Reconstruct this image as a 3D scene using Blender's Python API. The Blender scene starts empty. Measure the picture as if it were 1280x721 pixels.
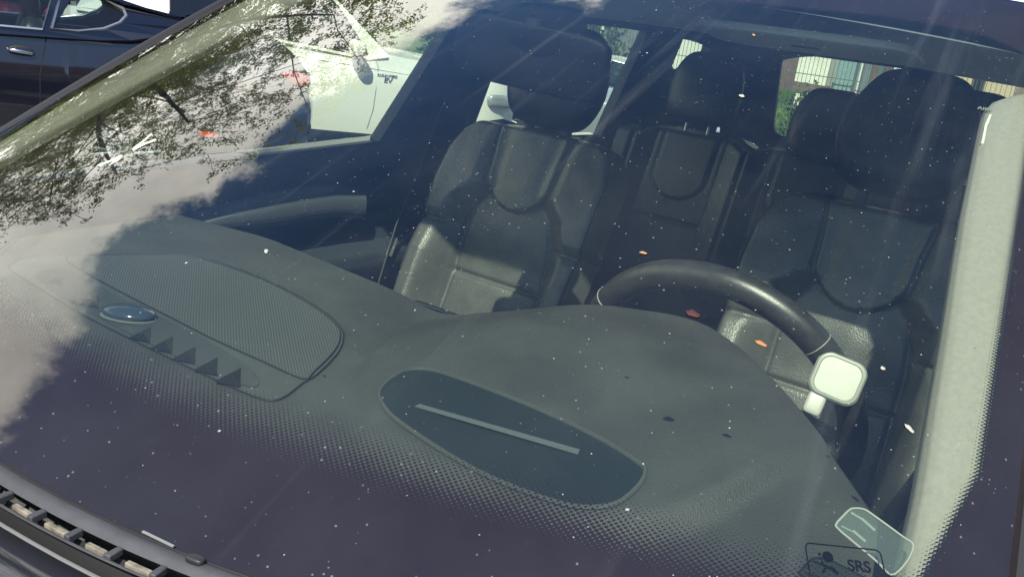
import bpy, bmesh, math, random
import numpy as np
from mathutils import Vector, Matrix, noise
R = math.radians
SC = bpy.context.scene
COL = SC.collection
random.seed(7)

# ------------------------------------------------------------------ camera
CAM = np.array([.765, -.45, 1.472]); YAW, PIT, ROL, FPX = R(32.), R(15.6), R(8.6), 1120.
cF = np.array([-math.sin(YAW)*math.cos(PIT), math.cos(YAW)*math.cos(PIT), -math.sin(PIT)])
_r = np.array([math.cos(YAW), math.sin(YAW), 0]); _u = np.cross(_r, cF)
cR = math.cos(ROL)*_r + math.sin(ROL)*_u
cU = -math.sin(ROL)*_r + math.cos(ROL)*_u
cd = bpy.data.cameras.new('camera'); co = bpy.data.objects.new('camera', cd); COL.objects.link(co)
co.matrix_world = Matrix(((cR[0], cU[0], -cF[0], CAM[0]), (cR[1], cU[1], -cF[1], CAM[1]), (cR[2], cU[2], -cF[2], CAM[2]), (0, 0, 0, 1)))
cd.sensor_fit = 'HORIZONTAL'; cd.sensor_width = 36; cd.lens = 36*FPX/1280
cd.clip_start = .02; cd.clip_end = 3000
SC.camera = co

# ------------------------------------------------------------------ light
SUN_AZ, SUN_EL = R(21), R(48)          # azimuth from -Y towards +X
sv = Vector((math.sin(SUN_AZ)*math.cos(SUN_EL), -math.cos(SUN_AZ)*math.cos(SUN_EL), math.sin(SUN_EL)))
sd = bpy.data.lights.new('sun', 'SUN'); sd.energy = 5.0; sd.angle = R(.53); sd.color = (1, .955, .87)
so = bpy.data.objects.new('sun', sd); COL.objects.link(so)
so.rotation_euler = (-sv).to_track_quat('-Z', 'Y').to_euler()
SC.view_settings.view_transform = 'Standard'; SC.view_settings.look = 'None'
SC.view_settings.exposure = .72; SC.view_settings.gamma = 1
SC.view_settings.use_curve_mapping = False
SC.render.engine = 'CYCLES'
SC.cycles.max_bounces = 10; SC.cycles.diffuse_bounces = 3; SC.cycles.glossy_bounces = 4
SC.cycles.transparent_max_bounces = 24; SC.cycles.transmission_bounces = 6
SC.cycles.use_denoising = True
SC.cycles.caustics_reflective = False; SC.cycles.caustics_refractive = False

W = bpy.data.worlds.new('World'); SC.world = W; W.use_nodes = True
nt = W.node_tree; nt.nodes.clear()

class N:
    """tiny node helper"""
    def __init__(s, tree): s.t = tree
    def n(s, kind, ins=None, **kw):
        x = s.t.nodes.new(kind)
        for k, v in kw.items(): setattr(x, k, v)
        for k, v in (ins or {}).items():
            if isinstance(v, bpy.types.NodeSocket): s.t.links.new(v, x.inputs[k])
            else: x.inputs[k].default_value = v
        return x
    def m(s, op, a, b=0., c=0., clamp=False):
        x = s.n('ShaderNodeMath', {0: a, 1: b, 2: c}, operation=op, use_clamp=clamp); return x.outputs[0]
    def sm(s, v, a, b):
        x = s.n('ShaderNodeMapRange', {0: v, 1: a, 2: b, 3: 0., 4: 1.}, interpolation_type='SMOOTHSTEP'); return x.outputs[0]
    def mix(s, f, a, b):
        x = s.n('ShaderNodeMix', {0: f}, data_type='RGBA')
        for k, v in ((6, a), (7, b)):
            if isinstance(v, bpy.types.NodeSocket): s.t.links.new(v, x.inputs[k])
            else: x.inputs[k].default_value = (*v[:3], 1)
        return x.outputs[2]

w = N(nt)
sky = w.n('ShaderNodeTexSky', sky_type='NISHITA', sun_disc=False, sun_elevation=SUN_EL, sun_rotation=math.atan2(sv.x, sv.y), dust_density=.4, air_density=1.0, ozone_density=4.5)
tc = w.n('ShaderNodeTexCoord')
nrm = w.n('ShaderNodeVectorMath', {0: tc.outputs['Generated']}, operation='NORMALIZE')
sep = w.n('ShaderNodeSeparateXYZ', {0: nrm.outputs[0]})
n1 = w.n('ShaderNodeTexNoise', {'Vector': nrm.outputs[0], 'Scale': 3.2, 'Detail': 9., 'Roughness': .62, 'Distortion': .3})
n2 = w.n('ShaderNodeTexNoise', {'Vector': nrm.outputs[0], 'Scale': 2.1, 'Detail': 7., 'Roughness': .6})
n3 = w.n('ShaderNodeTexNoise', {'Vector': nrm.outputs[0], 'Scale': 7., 'Detail': 6., 'Roughness': .6})
edge = w.m('ADD', sep.outputs[2], w.m('MULTIPLY', w.m('SUBTRACT', n1.outputs[0], .5), -.34))
cdir = w.n('ShaderNodeVectorMath', {0: nrm.outputs[0], 1: (-.966, .259, 0)}, operation='DOT_PRODUCT')
bank = w.m('MULTIPLY', w.m('SUBTRACT', 1., w.sm(edge, .580, .615)), w.m('ADD', .10, w.m('MULTIPLY', w.sm(cdir.outputs['Value'], .05, .42), .90)))                     # cloud bank up to about 36 degrees
wisp = w.m('MULTIPLY', w.sm(n2.outputs[0], .55, .78), w.m('MULTIPLY', w.sm(n1.outputs[0], .50, .70), w.m('SUBTRACT', .30, w.m('MULTIPLY', w.sm(sep.outputs[2], .68, .9), .24))))
cm = w.m('MAXIMUM', bank, wisp)
cc = w.mix(w.sm(n3.outputs[0], .3, .7), (10.5, 10.3, 9.5), (15.0, 14.5, 13.0))
out = w.n('ShaderNodeOutputWorld', {'Surface': w.n('ShaderNodeBackground', {'Color': w.mix(cm, w.n('ShaderNodeHueSaturation', {'Saturation': 1.16, 'Value': 1.0, 'Color': sky.outputs[0]}).outputs[0], cc), 'Strength': .105}).outputs[0]})

# ------------------------------------------------------------------ helpers
def at(u, v, ax, val):
    """point of the place seen at photo pixel (u, v) on the plane axis = val"""
    d = cF*FPX + cR*(u-640) - cU*(v-360.5); k = 'xyz'.index(ax)
    return CAM + d*(val-CAM[k])/d[k]

def mat(name, col=(.5, .5, .5), rough=.5, metal=0., spec=.5, bump=None, var=None, coat=0., sheen=0.):
    m = bpy.data.materials.new(name); m.use_nodes = True
    t = m.node_tree; t.nodes.clear(); q = N(t)
    tcx = q.n('ShaderNodeTexCoord')
    c = (*col, 1)
    if var:
        nz = q.n('ShaderNodeTexNoise', {'Vector': tcx.outputs['Object'], 'Scale': var[0], 'Detail': 5., 'Roughness': .6})
        c = q.mix(q.sm(nz.outputs[0], .3, .7), [x*(1-var[1]) for x in col], [min(1, x*(1+var[1])) for x in col])
    b = q.n('ShaderNodeBsdfPrincipled', {'Base Color': c, 'Roughness': rough, 'Metallic': metal, 'Specular IOR Level': spec, 'Coat Weight': coat, 'Coat Roughness': .04, 'Sheen Weight': sheen})
    if bump:
        kind, scale, strength, dist = bump
        if kind == 'voronoi': bz = q.n('ShaderNodeTexVoronoi', {'Vector': tcx.outputs['Object'], 'Scale': scale}).outputs[0]
        else: bz = q.n('ShaderNodeTexNoise', {'Vector': tcx.outputs['Object'], 'Scale': scale, 'Detail': 4.}).outputs[0]
        bp = q.n('ShaderNodeBump', {'Height': bz, 'Strength': strength, 'Distance': dist}); t.links.new(bp.outputs[0], b.inputs['Normal'])
    q.n('ShaderNodeOutputMaterial', {'Surface': b.outputs[0]})
    return m

def fresnel2(q, nor=None, ior=1.52):
    """reflectance of both faces of a pane"""
    ge = q.n('ShaderNodeNewGeometry'); dt = q.n('ShaderNodeVectorMath', {0: ge.outputs['Incoming'], 1: ge.outputs['Normal']}, operation='DOT_PRODUCT')
    c_ = q.m('SUBTRACT', 1., q.m('ABSOLUTE', dt.outputs['Value']), clamp=True)
    f = q.m('ADD', .042, q.m('MULTIPLY', q.m('POWER', c_, 5.), .958))
    return q.m('DIVIDE', q.m('MULTIPLY', f, 2.), q.m('ADD', f, 1.))

def glass_mat(name, tint, dust=.02, ior=1.52):
    m = bpy.data.materials.new(name); m.use_nodes = True; t = m.node_tree; t.nodes.clear(); q = N(t)
    tr = q.n('ShaderNodeBsdfTransparent', {'Color': (*tint, 1)})
    df = q.n('ShaderNodeBsdfDiffuse', {'Color': (.5, .48, .44, 1)})
    a = q.n('ShaderNodeMixShader', {0: dust, 1: tr.outputs[0], 2: df.outputs[0]})
    gl = q.n('ShaderNodeBsdfGlossy', {'Color': (1, 1, 1, 1), 'Roughness': 0.})
    b = q.n('ShaderNodeMixShader', {0: fresnel2(q, ior=ior), 1: a.outputs[0], 2: gl.outputs[0]})
    q.n('ShaderNodeOutputMaterial', {'Surface': b.outputs[0]})
    return m

class MB:
    def __init__(s): s.v = []; s.f = []; s.uv = None
    def add(s, vs, fs):
        o = len(s.v); s.v += [tuple(float(c) for c in p) for p in vs]; s.f += [tuple(i+o for i in f) for f in fs]; return s
    def box(s, c, d, rot=None):
        c = Vector(c); M = rot if rot is not None else Matrix.Identity(3)
        vs = [c + M @ Vector((x*d[0]/2, y*d[1]/2, z*d[2]/2)) for x in (-1, 1) for y in (-1, 1) for z in (-1, 1)]
        return s.add(vs, [(0, 1, 3, 2), (4, 6, 7, 5), (0, 4, 5, 1), (2, 3, 7, 6), (0, 2, 6, 4), (1, 5, 7, 3)])
    def grid(s, fn, nu, nv, u0=0, u1=1, v0=0, v1=1, flip=False):
        vs = [fn(u0+(u1-u0)*i/nu, v0+(v1-v0)*j/nv) for i in range(nu+1) for j in range(nv+1)]
        fs = []
        for i in range(nu):
            for j in range(nv):
                a = i*(nv+1)+j; q = (a, a+nv+1, a+nv+2, a+1)
                fs.append(q[::-1] if flip else q)
        return s.add(vs, fs)
    def tube(s, path, r, n=8, closed=False, cap=True):
        P = [Vector(p) for p in path]; L = len(P); vs = []; fs = []; up = None
        for i, p in enumerate(P):
            if closed: t = P[(i+1) % L]-P[i-1]
            else: t = P[min(i+1, L-1)]-P[max(i-1, 0)]
            t.normalize()
            if up is None: up = Vector((0, 0, 1)) if abs(t.z) < .9 else Vector((1, 0, 0))
            a = t.cross(up)
            if a.length < 1e-4: a = t.cross(Vector((0, 1, .3)))
            a.normalize(); b = a.cross(t); up = b
            rr = r[i] if isinstance(r, (list, tuple)) else r
            for k in range(n):
                g = 2*math.pi*k/n; vs.append(p + a*(math.cos(g)*rr) + b*(math.sin(g)*rr))
        for i in range(L if closed else L-1):
            for k in range(n):
                A = i*n+k; B = i*n+(k+1) % n; j = ((i+1) % L)*n
                fs.append((A, B, j+(k+1) % n, j+k))
        if cap and not closed: fs.append(tuple(range(n))[::-1]); fs.append(tuple((L-1)*n+k for k in range(n)))
        return s.add(vs, fs)
    def prism(s, poly, off):
        """closed plate: poly (3D points) and the same shifted by off"""
        n = len(poly); off = Vector(off); A = [Vector(p) for p in poly]; B = [p+off for p in A]
        fs = [tuple(range(n)), tuple(range(2*n-1, n-1, -1))] + [(i, i+n, (i+1) % n+n, (i+1) % n) for i in range(n)]
        return s.add(A+B, fs)
    def sell(s, c, d, rot=None, e=.55, nu=24, nv=14):
        """superellipsoid cushion"""
        c = Vector(c); M = rot if rot is not None else Matrix.Identity(3); sp = lambda x, p: math.copysign(abs(x)**p, x)
        def fn(u, v):
            a = u*2*math.pi; b = (v-.5)*math.pi*.998
            return c + M @ Vector((d[0]*sp(math.cos(b), e)*sp(math.cos(a), e), d[1]*sp(math.cos(b), e)*sp(math.sin(a), e), d[2]*sp(math.sin(b), e)))
        return s.grid(fn, nu, nv)
    def build(s, name, m, parent=None, smooth=True, bevel=0, off=(0, 0, 0), sub=0, solid=0, angle=40):
        me = bpy.data.meshes.new(name); me.from_pydata([(p[0]-off[0], p[1]-off[1], p[2]-off[2]) for p in s.v], [], s.f); me.validate()
        bm = bmesh.new(); bm.from_mesh(me); bmesh.ops.recalc_face_normals(bm, faces=bm.faces); bm.to_mesh(me); bm.free()
        o = bpy.data.objects.new(name, me); COL.objects.link(o)
        if m: me.materials.append(m)
        if parent: o.parent = parent
        if solid: x = o.modifiers.new('s', 'SOLIDIFY'); x.thickness = solid; x.offset = -1
        if bevel: x = o.modifiers.new('b', 'BEVEL'); x.width = bevel; x.segments = 2; x.limit_method = 'ANGLE'
        if sub: x = o.modifiers.new('u', 'SUBSURF'); x.levels = sub; x.render_levels = sub
        if smooth:
            for p in me.polygons: p.use_smooth = True
            try: me.set_sharp_from_angle(angle=R(angle))
            except Exception: pass
        return o

def tag(o, label=None, cat=None, group=None, kind=None):
    for k, v in (('label', label), ('category', cat), ('group', group), ('kind', kind)):
        if v: o[k] = v
    return o
def thing(name, label, cat, loc=(0, 0, 0), rz=0, group=None):
    o = bpy.data.objects.new(name, None); COL.objects.link(o); o.location = loc; o.rotation_euler = (0, 0, rz)
    return tag(o, label, cat, group)
def copy_tree(o, parent=None):
    c = o.copy(); COL.objects.link(c)
    if parent: c.parent = parent
    for ch in [k for k in SC.objects if k.parent == o]: copy_tree(ch, c)
    return c
def text(body, size, M, m, name, parent=None, ext=.0004, align='CENTER'):
    cu = bpy.data.curves.new(name, 'FONT'); cu.body = body; cu.size = size; cu.extrude = ext; cu.align_x = align; cu.align_y = 'CENTER'
    cu.offset = size*.026
    tmp = bpy.data.objects.new(name+'_tmp', cu); COL.objects.link(tmp)
    dg = bpy.context.evaluated_depsgraph_get(); me = bpy.data.meshes.new_from_object(tmp.evaluated_get(dg))
    bpy.data.objects.remove(tmp); me.transform(M); me.materials.clear(); me.materials.append(m)
    o = bpy.data.objects.new(name, me); COL.objects.link(o)
    if parent: o.parent = parent
    return o
def ss(x, a, b):
    x = min(1, max(0, (x-a)/(b-a))); return x*x*(3-2*x)
def interp(x, tab):
    return float(np.interp(x, [a for a, b in tab], [b for a, b in tab]))

# ------------------------------------------------------------------ materials
M = {}
M['navy'] = mat('navy_paint', (.012, .014, .035), .22, .35, coat=1., bump=None)
M['black_plastic'] = mat('black_plastic', (.018, .018, .02), .5, bump=('noise', 500, .15, .001))
M['rubber'] = mat('rubber', (.045, .046, .052), .62, bump=('noise', 300, .2, .001), var=(20, .25))
M['dash'] = mat('dash_plastic', (.062, .068, .066), .6, spec=.4, bump=('voronoi', 520, .35, .0008), var=(7, .16))
M['grille'] = mat('grille_cloth', (.062, .068, .068), .6)
M['leather'] = mat('lit_black_leather', (.082, .085, .077), .38, spec=1., bump=('voronoi', 380, .55, .0011), var=(14, .15))  # colour lifted so the sunlit front seats look brighter
M['shaded_rear_leather'] = mat('shaded_rear_leather', (.034, .036, .036), .42, spec=.7, bump=('voronoi', 380, .5, .001), var=(14, .15))  # same leather, darkened to imitate shade on the rear bench
M['leather_smooth'] = mat('smooth_leather', (.020, .021, .022), .36, spec=.5, bump=('voronoi', 700, .3, .0006), var=(25, .2))
M['door_trim'] = mat('door_trim', (.034, .040, .047), .5, bump=('noise', 400, .2, .0008))
M['pillar_cloth'] = mat('pillar_cloth', (.29, .28, .252), .9, spec=.15, bump=('noise', 900, .35, .0006), var=(160, .06))
M['headliner'] = mat('headliner', (.22, .24, .25), .95, spec=.1, bump=('noise', 500, .4, .001), var=(6, .1))  # same cloth as the header, darkened to imitate shade further back
M['carpet'] = mat('carpet', (.012, .013, .015), .95)
M['chrome'] = mat('chrome', (.75, .75, .74), .16, 1.)
M['satin'] = mat('satin_metal', (.45, .46, .47), .35, 1.)
M['thread'] = mat('thread', (.06, .063, .065), .6)
M['seam'] = mat('seam_thread', (.006, .006, .007), .7)
M['white_plastic'] = mat('white_plastic', (.31, .32, .29), .35, var=(30, .05))
M['black'] = mat('deep_black', (.004, .004, .005), .6)
M['gloss_black'] = mat('gloss_black', (.010, .013, .016), .12)
M['sideglass'] = glass_mat('side_glass', (.86, .94, .81), .004)
M['tintglass'] = glass_mat('tinted_glass', (.50, .58, .52), .01)
M['otherglass'] = glass_mat('other_car_glass', (.60, .68, .64), .01)

# windshield with ceramic border and dot band
def windshield_mat():
    m = bpy.data.materials.new('windshield'); m.use_nodes = True; t = m.node_tree; t.nodes.clear(); q = N(t)
    uv = q.n('ShaderNodeUVMap', uv_map='UVMap'); at_ = q.n('ShaderNodeAttribute', attribute_name='frit')
    F = at_.outputs['Fac']
    mp = q.n('ShaderNodeMapping', {'Vector': uv.outputs[0], 'Rotation': (0, 0, R(45)), 'Scale': (320, 320, 1)})
    vo = q.n('ShaderNodeTexVoronoi', {'Vector': mp.outputs[0], 'Scale': 1., 'Randomness': 0.}, voronoi_dimensions='2D')
    rad = q.m('MULTIPLY', F, .80)
    dots = q.sm(q.m('SUBTRACT', vo.outputs[0], rad), .05, -.05)
    dots = q.m('MULTIPLY', dots, q.sm(F, .02, .12))
    frit = q.m('MAXIMUM', dots, q.sm(F, .9, 1.0), clamp=True)
    tr = q.n('ShaderNodeBsdfTransparent', {'Color': (.80, .855, .76, 1)})
    ink = q.n('ShaderNodeBsdfDiffuse', {'Color': (.0125, .0085, .0095, 1)})
    a = q.n('ShaderNodeMixShader', {0: frit, 1: tr.outputs[0], 2: ink.outputs[0]})
    # dried film and streaks of dust
    tcx = q.n('ShaderNodeTexCoord')
    nz = q.n('ShaderNodeTexNoise', {'Vector': tcx.outputs['Object'], 'Scale': 5., 'Detail': 6., 'Roughness': .65})
    mps = q.n('ShaderNodeMapping', {'Vector': uv.outputs[0], 'Rotation': (0, 0, R(12)), 'Scale': (26, 1.2, 1)})
    st = q.n('ShaderNodeTexNoise', {'Vector': mps.outputs[0], 'Scale': 1., 'Detail': 3., 'Roughness': .55})
    sp = q.n('ShaderNodeTexNoise', {'Vector': tcx.outputs['Object'], 'Scale': 420., 'Detail': 2.})
    amt = q.m('MULTIPLY', q.m('ADD', q.m('MULTIPLY', q.sm(nz.outputs[0], .3, .75), .012), q.m('MULTIPLY', q.sm(st.outputs[0], .56, .78), .030)), q.m('ADD', .6, q.m('MULTIPLY', sp.outputs[0], .8)))
    amt = q.m('ADD', amt, .003)
    vs_ = q.n('ShaderNodeTexVoronoi', {'Vector': tcx.outputs['Object'], 'Scale': 170.})
    vc = q.n('ShaderNodeSeparateColor', {0: vs_.outputs['Color']})
    sr = q.m('MULTIPLY', q.sm(vc.outputs[0], .72, 1.), .17)
    spk_ = q.m('MULTIPLY', q.sm(q.m('SUBTRACT', vs_.outputs['Distance'], sr), .03, -.03), q.sm(nz.outputs[0], .30, .62))
    spk_ = q.m('MULTIPLY', spk_, q.m('MULTIPLY', q.sm(vc.outputs[0], .72, .76), .16))
    # wiper arcs: broad, slightly cleaner and dirtier bands
    amt = q.m('ADD', amt, spk_)
    df = q.n('ShaderNodeBsdfDiffuse', {'Color': (.62, .66, .66, 1)})
    b = q.n('ShaderNodeMixShader', {0: amt, 1: a.outputs[0], 2: df.outputs[0]})
    gl = q.n('ShaderNodeBsdfGlossy', {'Color': (1, 1, 1, 1), 'Roughness': 0.})
    c = q.n('ShaderNodeMixShader', {0: fresnel2(q), 1: b.outputs[0], 2: gl.outputs[0]})
    q.n('ShaderNodeOutputMaterial', {'Surface': c.outputs[0]})
    return m
M['windshield'] = windshield_mat()

# ------------------------------------------------------------------ ground and bays
def ground_mat():
    m = bpy.data.materials.new('asphalt'); m.use_nodes = True; t = m.node_tree; t.nodes.clear(); q = N(t)
    tcx = q.n('ShaderNodeTexCoord')
    a = q.n('ShaderNodeTexNoise', {'Vector': tcx.outputs['Object'], 'Scale': 45., 'Detail': 6.})
    b = q.n('ShaderNodeTexNoise', {'Vector': tcx.outputs['Object'], 'Scale': .6, 'Detail': 4.})
    c = q.mix(q.sm(a.outputs[0], .35, .7), (.045, .045, .047), (.10, .098, .095))
    c = q.mix(q.m('MULTIPLY', b.outputs[0], .5), c, (.085, .08, .075))
    p = q.n('ShaderNodeBsdfPrincipled', {'Base Color': c, 'Roughness': .9})
    q.n('ShaderNodeOutputMaterial', {'Surface': p.outputs[0]}); return m
g = MB(); g.grid(lambda u, v: ((u-.5)*1600, (v-.5)*1600, 0), 8, 8)
tag(g.build('ground', ground_mat(), smooth=False), kind='structure')
M['linepaint'] = mat('line_paint', (.62, .62, .58), .8, var=(12, .15))
g = MB(); th = R(-28)
for k in range(-4, 6):
    px, py = -3.6+k*1.15, 3.9+k*2.2
    d = Vector((-math.cos(th), -math.sin(th)*0-.0, 0)); d = Vector((-.45, -.89, 0)); s_ = Vector((.89, -.45, 0))
    b0 = Vector((-5.1, 4.4, .004)) + s_*(-2.5*k)
    g.add([b0-s_*.05-d*2.3, b0+s_*.05-d*2.3, b0+s_*.05+d*2.6, b0-s_*.05+d*2.6], [(0, 1, 2, 3)])
tag(g.build('bay_markings', M['linepaint'], smooth=False), kind='structure')

# ================================================================== the subject car
CAR = thing('parked_car', 'dark navy car seen close through its dusty windscreen, black leather seats inside', 'car')
def part(mb, name, m, parent=None, **k): return mb.build(name, m, parent or CAR, **k)

def S(s, t):
    a = abs(s)
    return np.array([(.80*(1-t)+.68*t)*s, (-.13+.33*a**2.6)*(1-t)+(.86+.02*s*s)*t, 1.09*(1-t)+(1.58-.03*s*s)*t+.05*t*(1-t)])
def Sn(s, t):
    e = 1e-3; n = np.cross(S(s+e, t)-S(s-e, t), S(s, t+e)-S(s, t-e)); return n/np.linalg.norm(n)
def SD(s, t, d):
    return S(s, t) - Sn(s, t)*d                     # d metres beneath the pane
def proj(X):
    d = np.array(X)-CAM; z = d@cF; return np.array([640+FPX*(d@cR)/z, 360.5-FPX*(d@cU)/z])
def on_glass(u, v):
    s, t = .3, .5
    for i in range(60):
        e = 1e-4; p = proj(S(s, t)); a = (proj(S(s+e, t))-p)/e; b = (proj(S(s, t+e))-p)/e
        d = np.clip(np.linalg.solve(np.stack([a, b], 1), np.array([u, v])-p), -.15, .15); s += d[0]; t += d[1]
    return s, t

g = MB(); NU, NV = 220, 120
TT = 1.13
TF = [(-1, .89), (0, .90), (.13, .917), (.36, .955), (.67, .995), (.85, 1.0), (.93, .965), (1, .90)]
g.grid(lambda u, v: S(-1+2*u, v*TT), NU, NV)
wind = part(g, 'windshield', M['windshield'])
me = wind.data
fa = me.attributes.new('frit', 'FLOAT', 'POINT'); uvl = me.uv_layers.new(name='UVMap')
fv = []
for i in range(NU+1):
    for j in range(NV+1):
        s, t = -1+2*i/NU, TT*j/NV
        lo = .150 - .038*ss(abs(s), .6, .95)
        bot = (lo-t)/.070
        bot += .9*ss(abs(s), .90, .97)*0
        side = (abs(s)-.956)/.013
        top = (t-interp(s, TF))/.022
        # blunt the corners
        f = max(bot, side, top)
        if s > .8 and t < .3:
            f = max(f, ((s-.80)*.8/.74 + (.30-t)*.30 - .193)/.016)
        fv.append(max(0., min(1.15, f)))
fa.data.foreach_set('value', fv)
for lp in me.loops:
    i, j = divmod(lp.vertex_index, NV+1); uvl.data[lp.index].uv = ((-1+2*i/NU)*.75, j/NV*1.02*TT)

# dust specks on the outside of the pane: nobody could count them
g = MB()
for k in range(1700):
    s, t = random.uniform(-.97, .97), random.uniform(.01, .97)
    if s < .1 and random.random() < .5: continue
    p = Vector(SD(s, t, -.0006)); n = Vector(Sn(s, t)); r = .00025+.00065*random.random()**4
    if random.random() < .006: r = .0016
    a = n.orthogonal().normalized(); b = n.cross(a); ph = random.random()*6; ar = random.uniform(.6, 1)
    ring = [p + a*(r*math.cos(ph+q*1.2566)*random.uniform(.7, 1.2)) + b*(r*ar*math.sin(ph+q*1.2566)) for q in range(5)]
    g.add(ring+[p+n*r*.5], [(q, (q+1) % 5, 5) for q in range(5)])
M['speck'] = mat('dust_speck', (.30, .30, .28), .9)
tag(part(g, 'dust_specks', M['speck'], wind, smooth=False), kind='stuff')
# airbag sticker printed on the inside of the glass
ink = mat('sticker_ink', (.002, .002, .002), .9, spec=.05)
ss0, st0 = on_glass(1058, 702)
P0 = Vector(SD(ss0, st0, .0012)); n0 = Vector(Sn(ss0, st0)); ex = Vector(S(ss0+.02, st0)-S(ss0-.02, st0)).normalized(); ey = n0.cross(ex)
def frame_at(x, y): 
    P = P0+ex*x+ey*y; return Matrix(((ex.x, ey.x, n0.x, P.x), (ex.y, ey.y, n0.y, P.y), (ex.z, ey.z, n0.z, P.z), (0, 0, 0, 1)))
st = MB()
def loop_line(pts, wd, closed=True): 
    q = [P0+ex*x+ey*y for x, y in pts]; st.tube(q, wd*1.4, 5, closed=closed)
def rr(w_, h_, r_, cx=0, cy=0, n=5):
    o = []
    for qx, qy, a0 in ((w_/2-r_, h_/2-r_, 0), (-w_/2+r_, h_/2-r_, 90), (-w_/2+r_, -h_/2+r_, 180), (w_/2-r_, -h_/2+r_, 270)):
        for k in range(n+1): a = R(a0+90*k/n); o.append((cx+qx+r_*math.cos(a), cy+qy+r_*math.sin(a)))
    return o
loop_line(rr(.058, .036, .004, 0, -.006), .0004)
st.prism([P0+ex*(-.013+.0042*math.cos(a*.3927))+ey*(.003+.0042*math.sin(a*.3927)) for a in range(16)], n0*-.0003)
st.prism([P0+ex*(-.019+.0012*math.cos(a*.785))+ey*(.0045+.0012*math.sin(a*.785)) for a in range(8)], n0*-.0003)
for q in (((-.019, .001), (-.018, -.003)), ((-.018, -.003), (-.009, -.006)), ((-.015, -.004), (-.019, -.009)), ((-.012, -.004), (-.007, -.009))):
    st.tube([P0+ex*x+ey*y for x, y in q], .0008, 5)
stk = part(st, 'airbag_sticker', ink, wind)
text('SRS', .0115, frame_at(.010, -.002), ink, 'lettering', stk, .0002)
text('AIRBAG', .0055, frame_at(.006, -.014), ink, 'lettering', stk, .0002)

# pillars, roof, cowl ------------------------------------------------
for sg in (-1, 1):
    # exterior pillar skin and rubber strip along the glass edge
    g = MB()
    def fn(u, v, sg=sg):
        p = S(sg, u*1.17-.02); n = Sn(sg, min(1, max(0, u)))
        prof = [(0, .004), (.010, .006), (.022, .002), (.034, -.012), (.050, -.040), (.055, -.07)]
        k = v*(len(prof)-1); i = min(int(k), len(prof)-2); f = k-i
        ox = prof[i][0]*(1-f)+prof[i+1][0]*f; oz = prof[i][1]*(1-f)+prof[i+1][1]*f
        return (p[0]+sg*ox*.9, p[1]+ox*.55, p[2]+oz)
    g.grid(fn, 30, 10)
    part(g, 'pillar_skin', M['rubber'])
    g = MB(); g.tube([S(sg, k/30*TT)+np.array([sg*.004, .003, .002]) for k in range(31)], .006, 8)
    part(g, 'rubber_seal', M['black_plastic'])
    # interior trim
    g = MB()
    def ft(u, v, sg=sg):
        t = .012+u*(.975 if sg < 0 else .905)
        w0 = interp(t, [(0, .926), (.2, .925), (.4, .915), (.6, .903), (.8, .896), (1, .893)]) if sg > 0 else interp(t, [(0, .86), (1, .80)])
        if sg > 0: w0 += .075*ss(t, .83, .92)**2
        prof = [(1.0, .012), (.60, .012), (.30, .014), (.12, .018), (.04, .023), (.0, .032), (.03, .044), (.3, .06), (.7, .08)]
        k = v*(len(prof)-1); i = min(int(k), len(prof)-2); f = k-i
        a = prof[i][0]*(1-f)+prof[i+1][0]*f; d = prof[i][1]*(1-f)+prof[i+1][1]*f
        return SD(sg*(w0+(.998-w0)*a), t, d)
    g.grid(ft, 50, 28)
    pt = part(g, 'pillar_trim', M['pillar_cloth'])
    if sg > 0:
        pt['label'] = 'sunlit pale grey pillar trim beside the driver'
        m1 = mat('emboss', (.78, .8, .7), .8)
        pc = on_glass(1241, 140)
        g = MB(); g.tube([Vector(SD(pc[0]+dx, pc[1]+dy, .0195)) for dx, dy in ((.012, .035), (.002, .028), (-.001, .0), (0, -.035), (.0, -.045))], .0016, 6)
        part(g, 'emboss_mark', m1, pt)
        pc = on_glass(1246, 121); tt = Vector(SD(pc[0], pc[1], .019)); nn = Vector(Sn(*pc)); e1 = Vector(S(pc[0]+.01, pc[1])-S(pc[0]-.01, pc[1])).normalized(); e2 = nn.cross(e1)
        text('AIRBAG', .0085, Matrix(((e1.x, e2.x, nn.x, tt.x), (e1.y, e2.y, nn.y, tt.y), (e1.z, e2.z, nn.z, tt.z), (0, 0, 0, 1))), mat('emboss_dark', (.22, .23, .2), .8), 'lettering', pt, .0004)
# roof outer skin
g = MB()
def rf(u, v):
    x = (-1+2*u); p0 = S(x, TT); y = p0[1]+.008 + v*2.6
    return (x*(.69-.05*v), y, p0[2]+.004 + .115*math.sin(min(1, v*1.6)*math.pi/2)*(1-.25*x**4) - .10*ss(v, .75, 1.05))
g.grid(rf, 30, 40)
part(g, 'roof', M['navy'], solid=.012)
g = MB()
def hl(u, v):
    x = -1+2*u; y = .845+.02*x*x + v*2.62
    z = 1.568-.03*x*x + .11*math.sin(min(1, v*1.6)*math.pi/2)-.10*ss(v, .72, 1.05) - .10*abs(x)**6*ss(v, 0, .3)
    return (x*(.668-.04*v), y, z)
g.grid(hl, 40, 44)
part(g, 'headliner', M['headliner'])
M['lit_header'] = mat('lit_header_cloth', (.78, .80, .78), .95, spec=.1, bump=('noise', 500, .4, .001))  # headliner cloth made paler, imitating light through the windscreen
g = MB()
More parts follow.
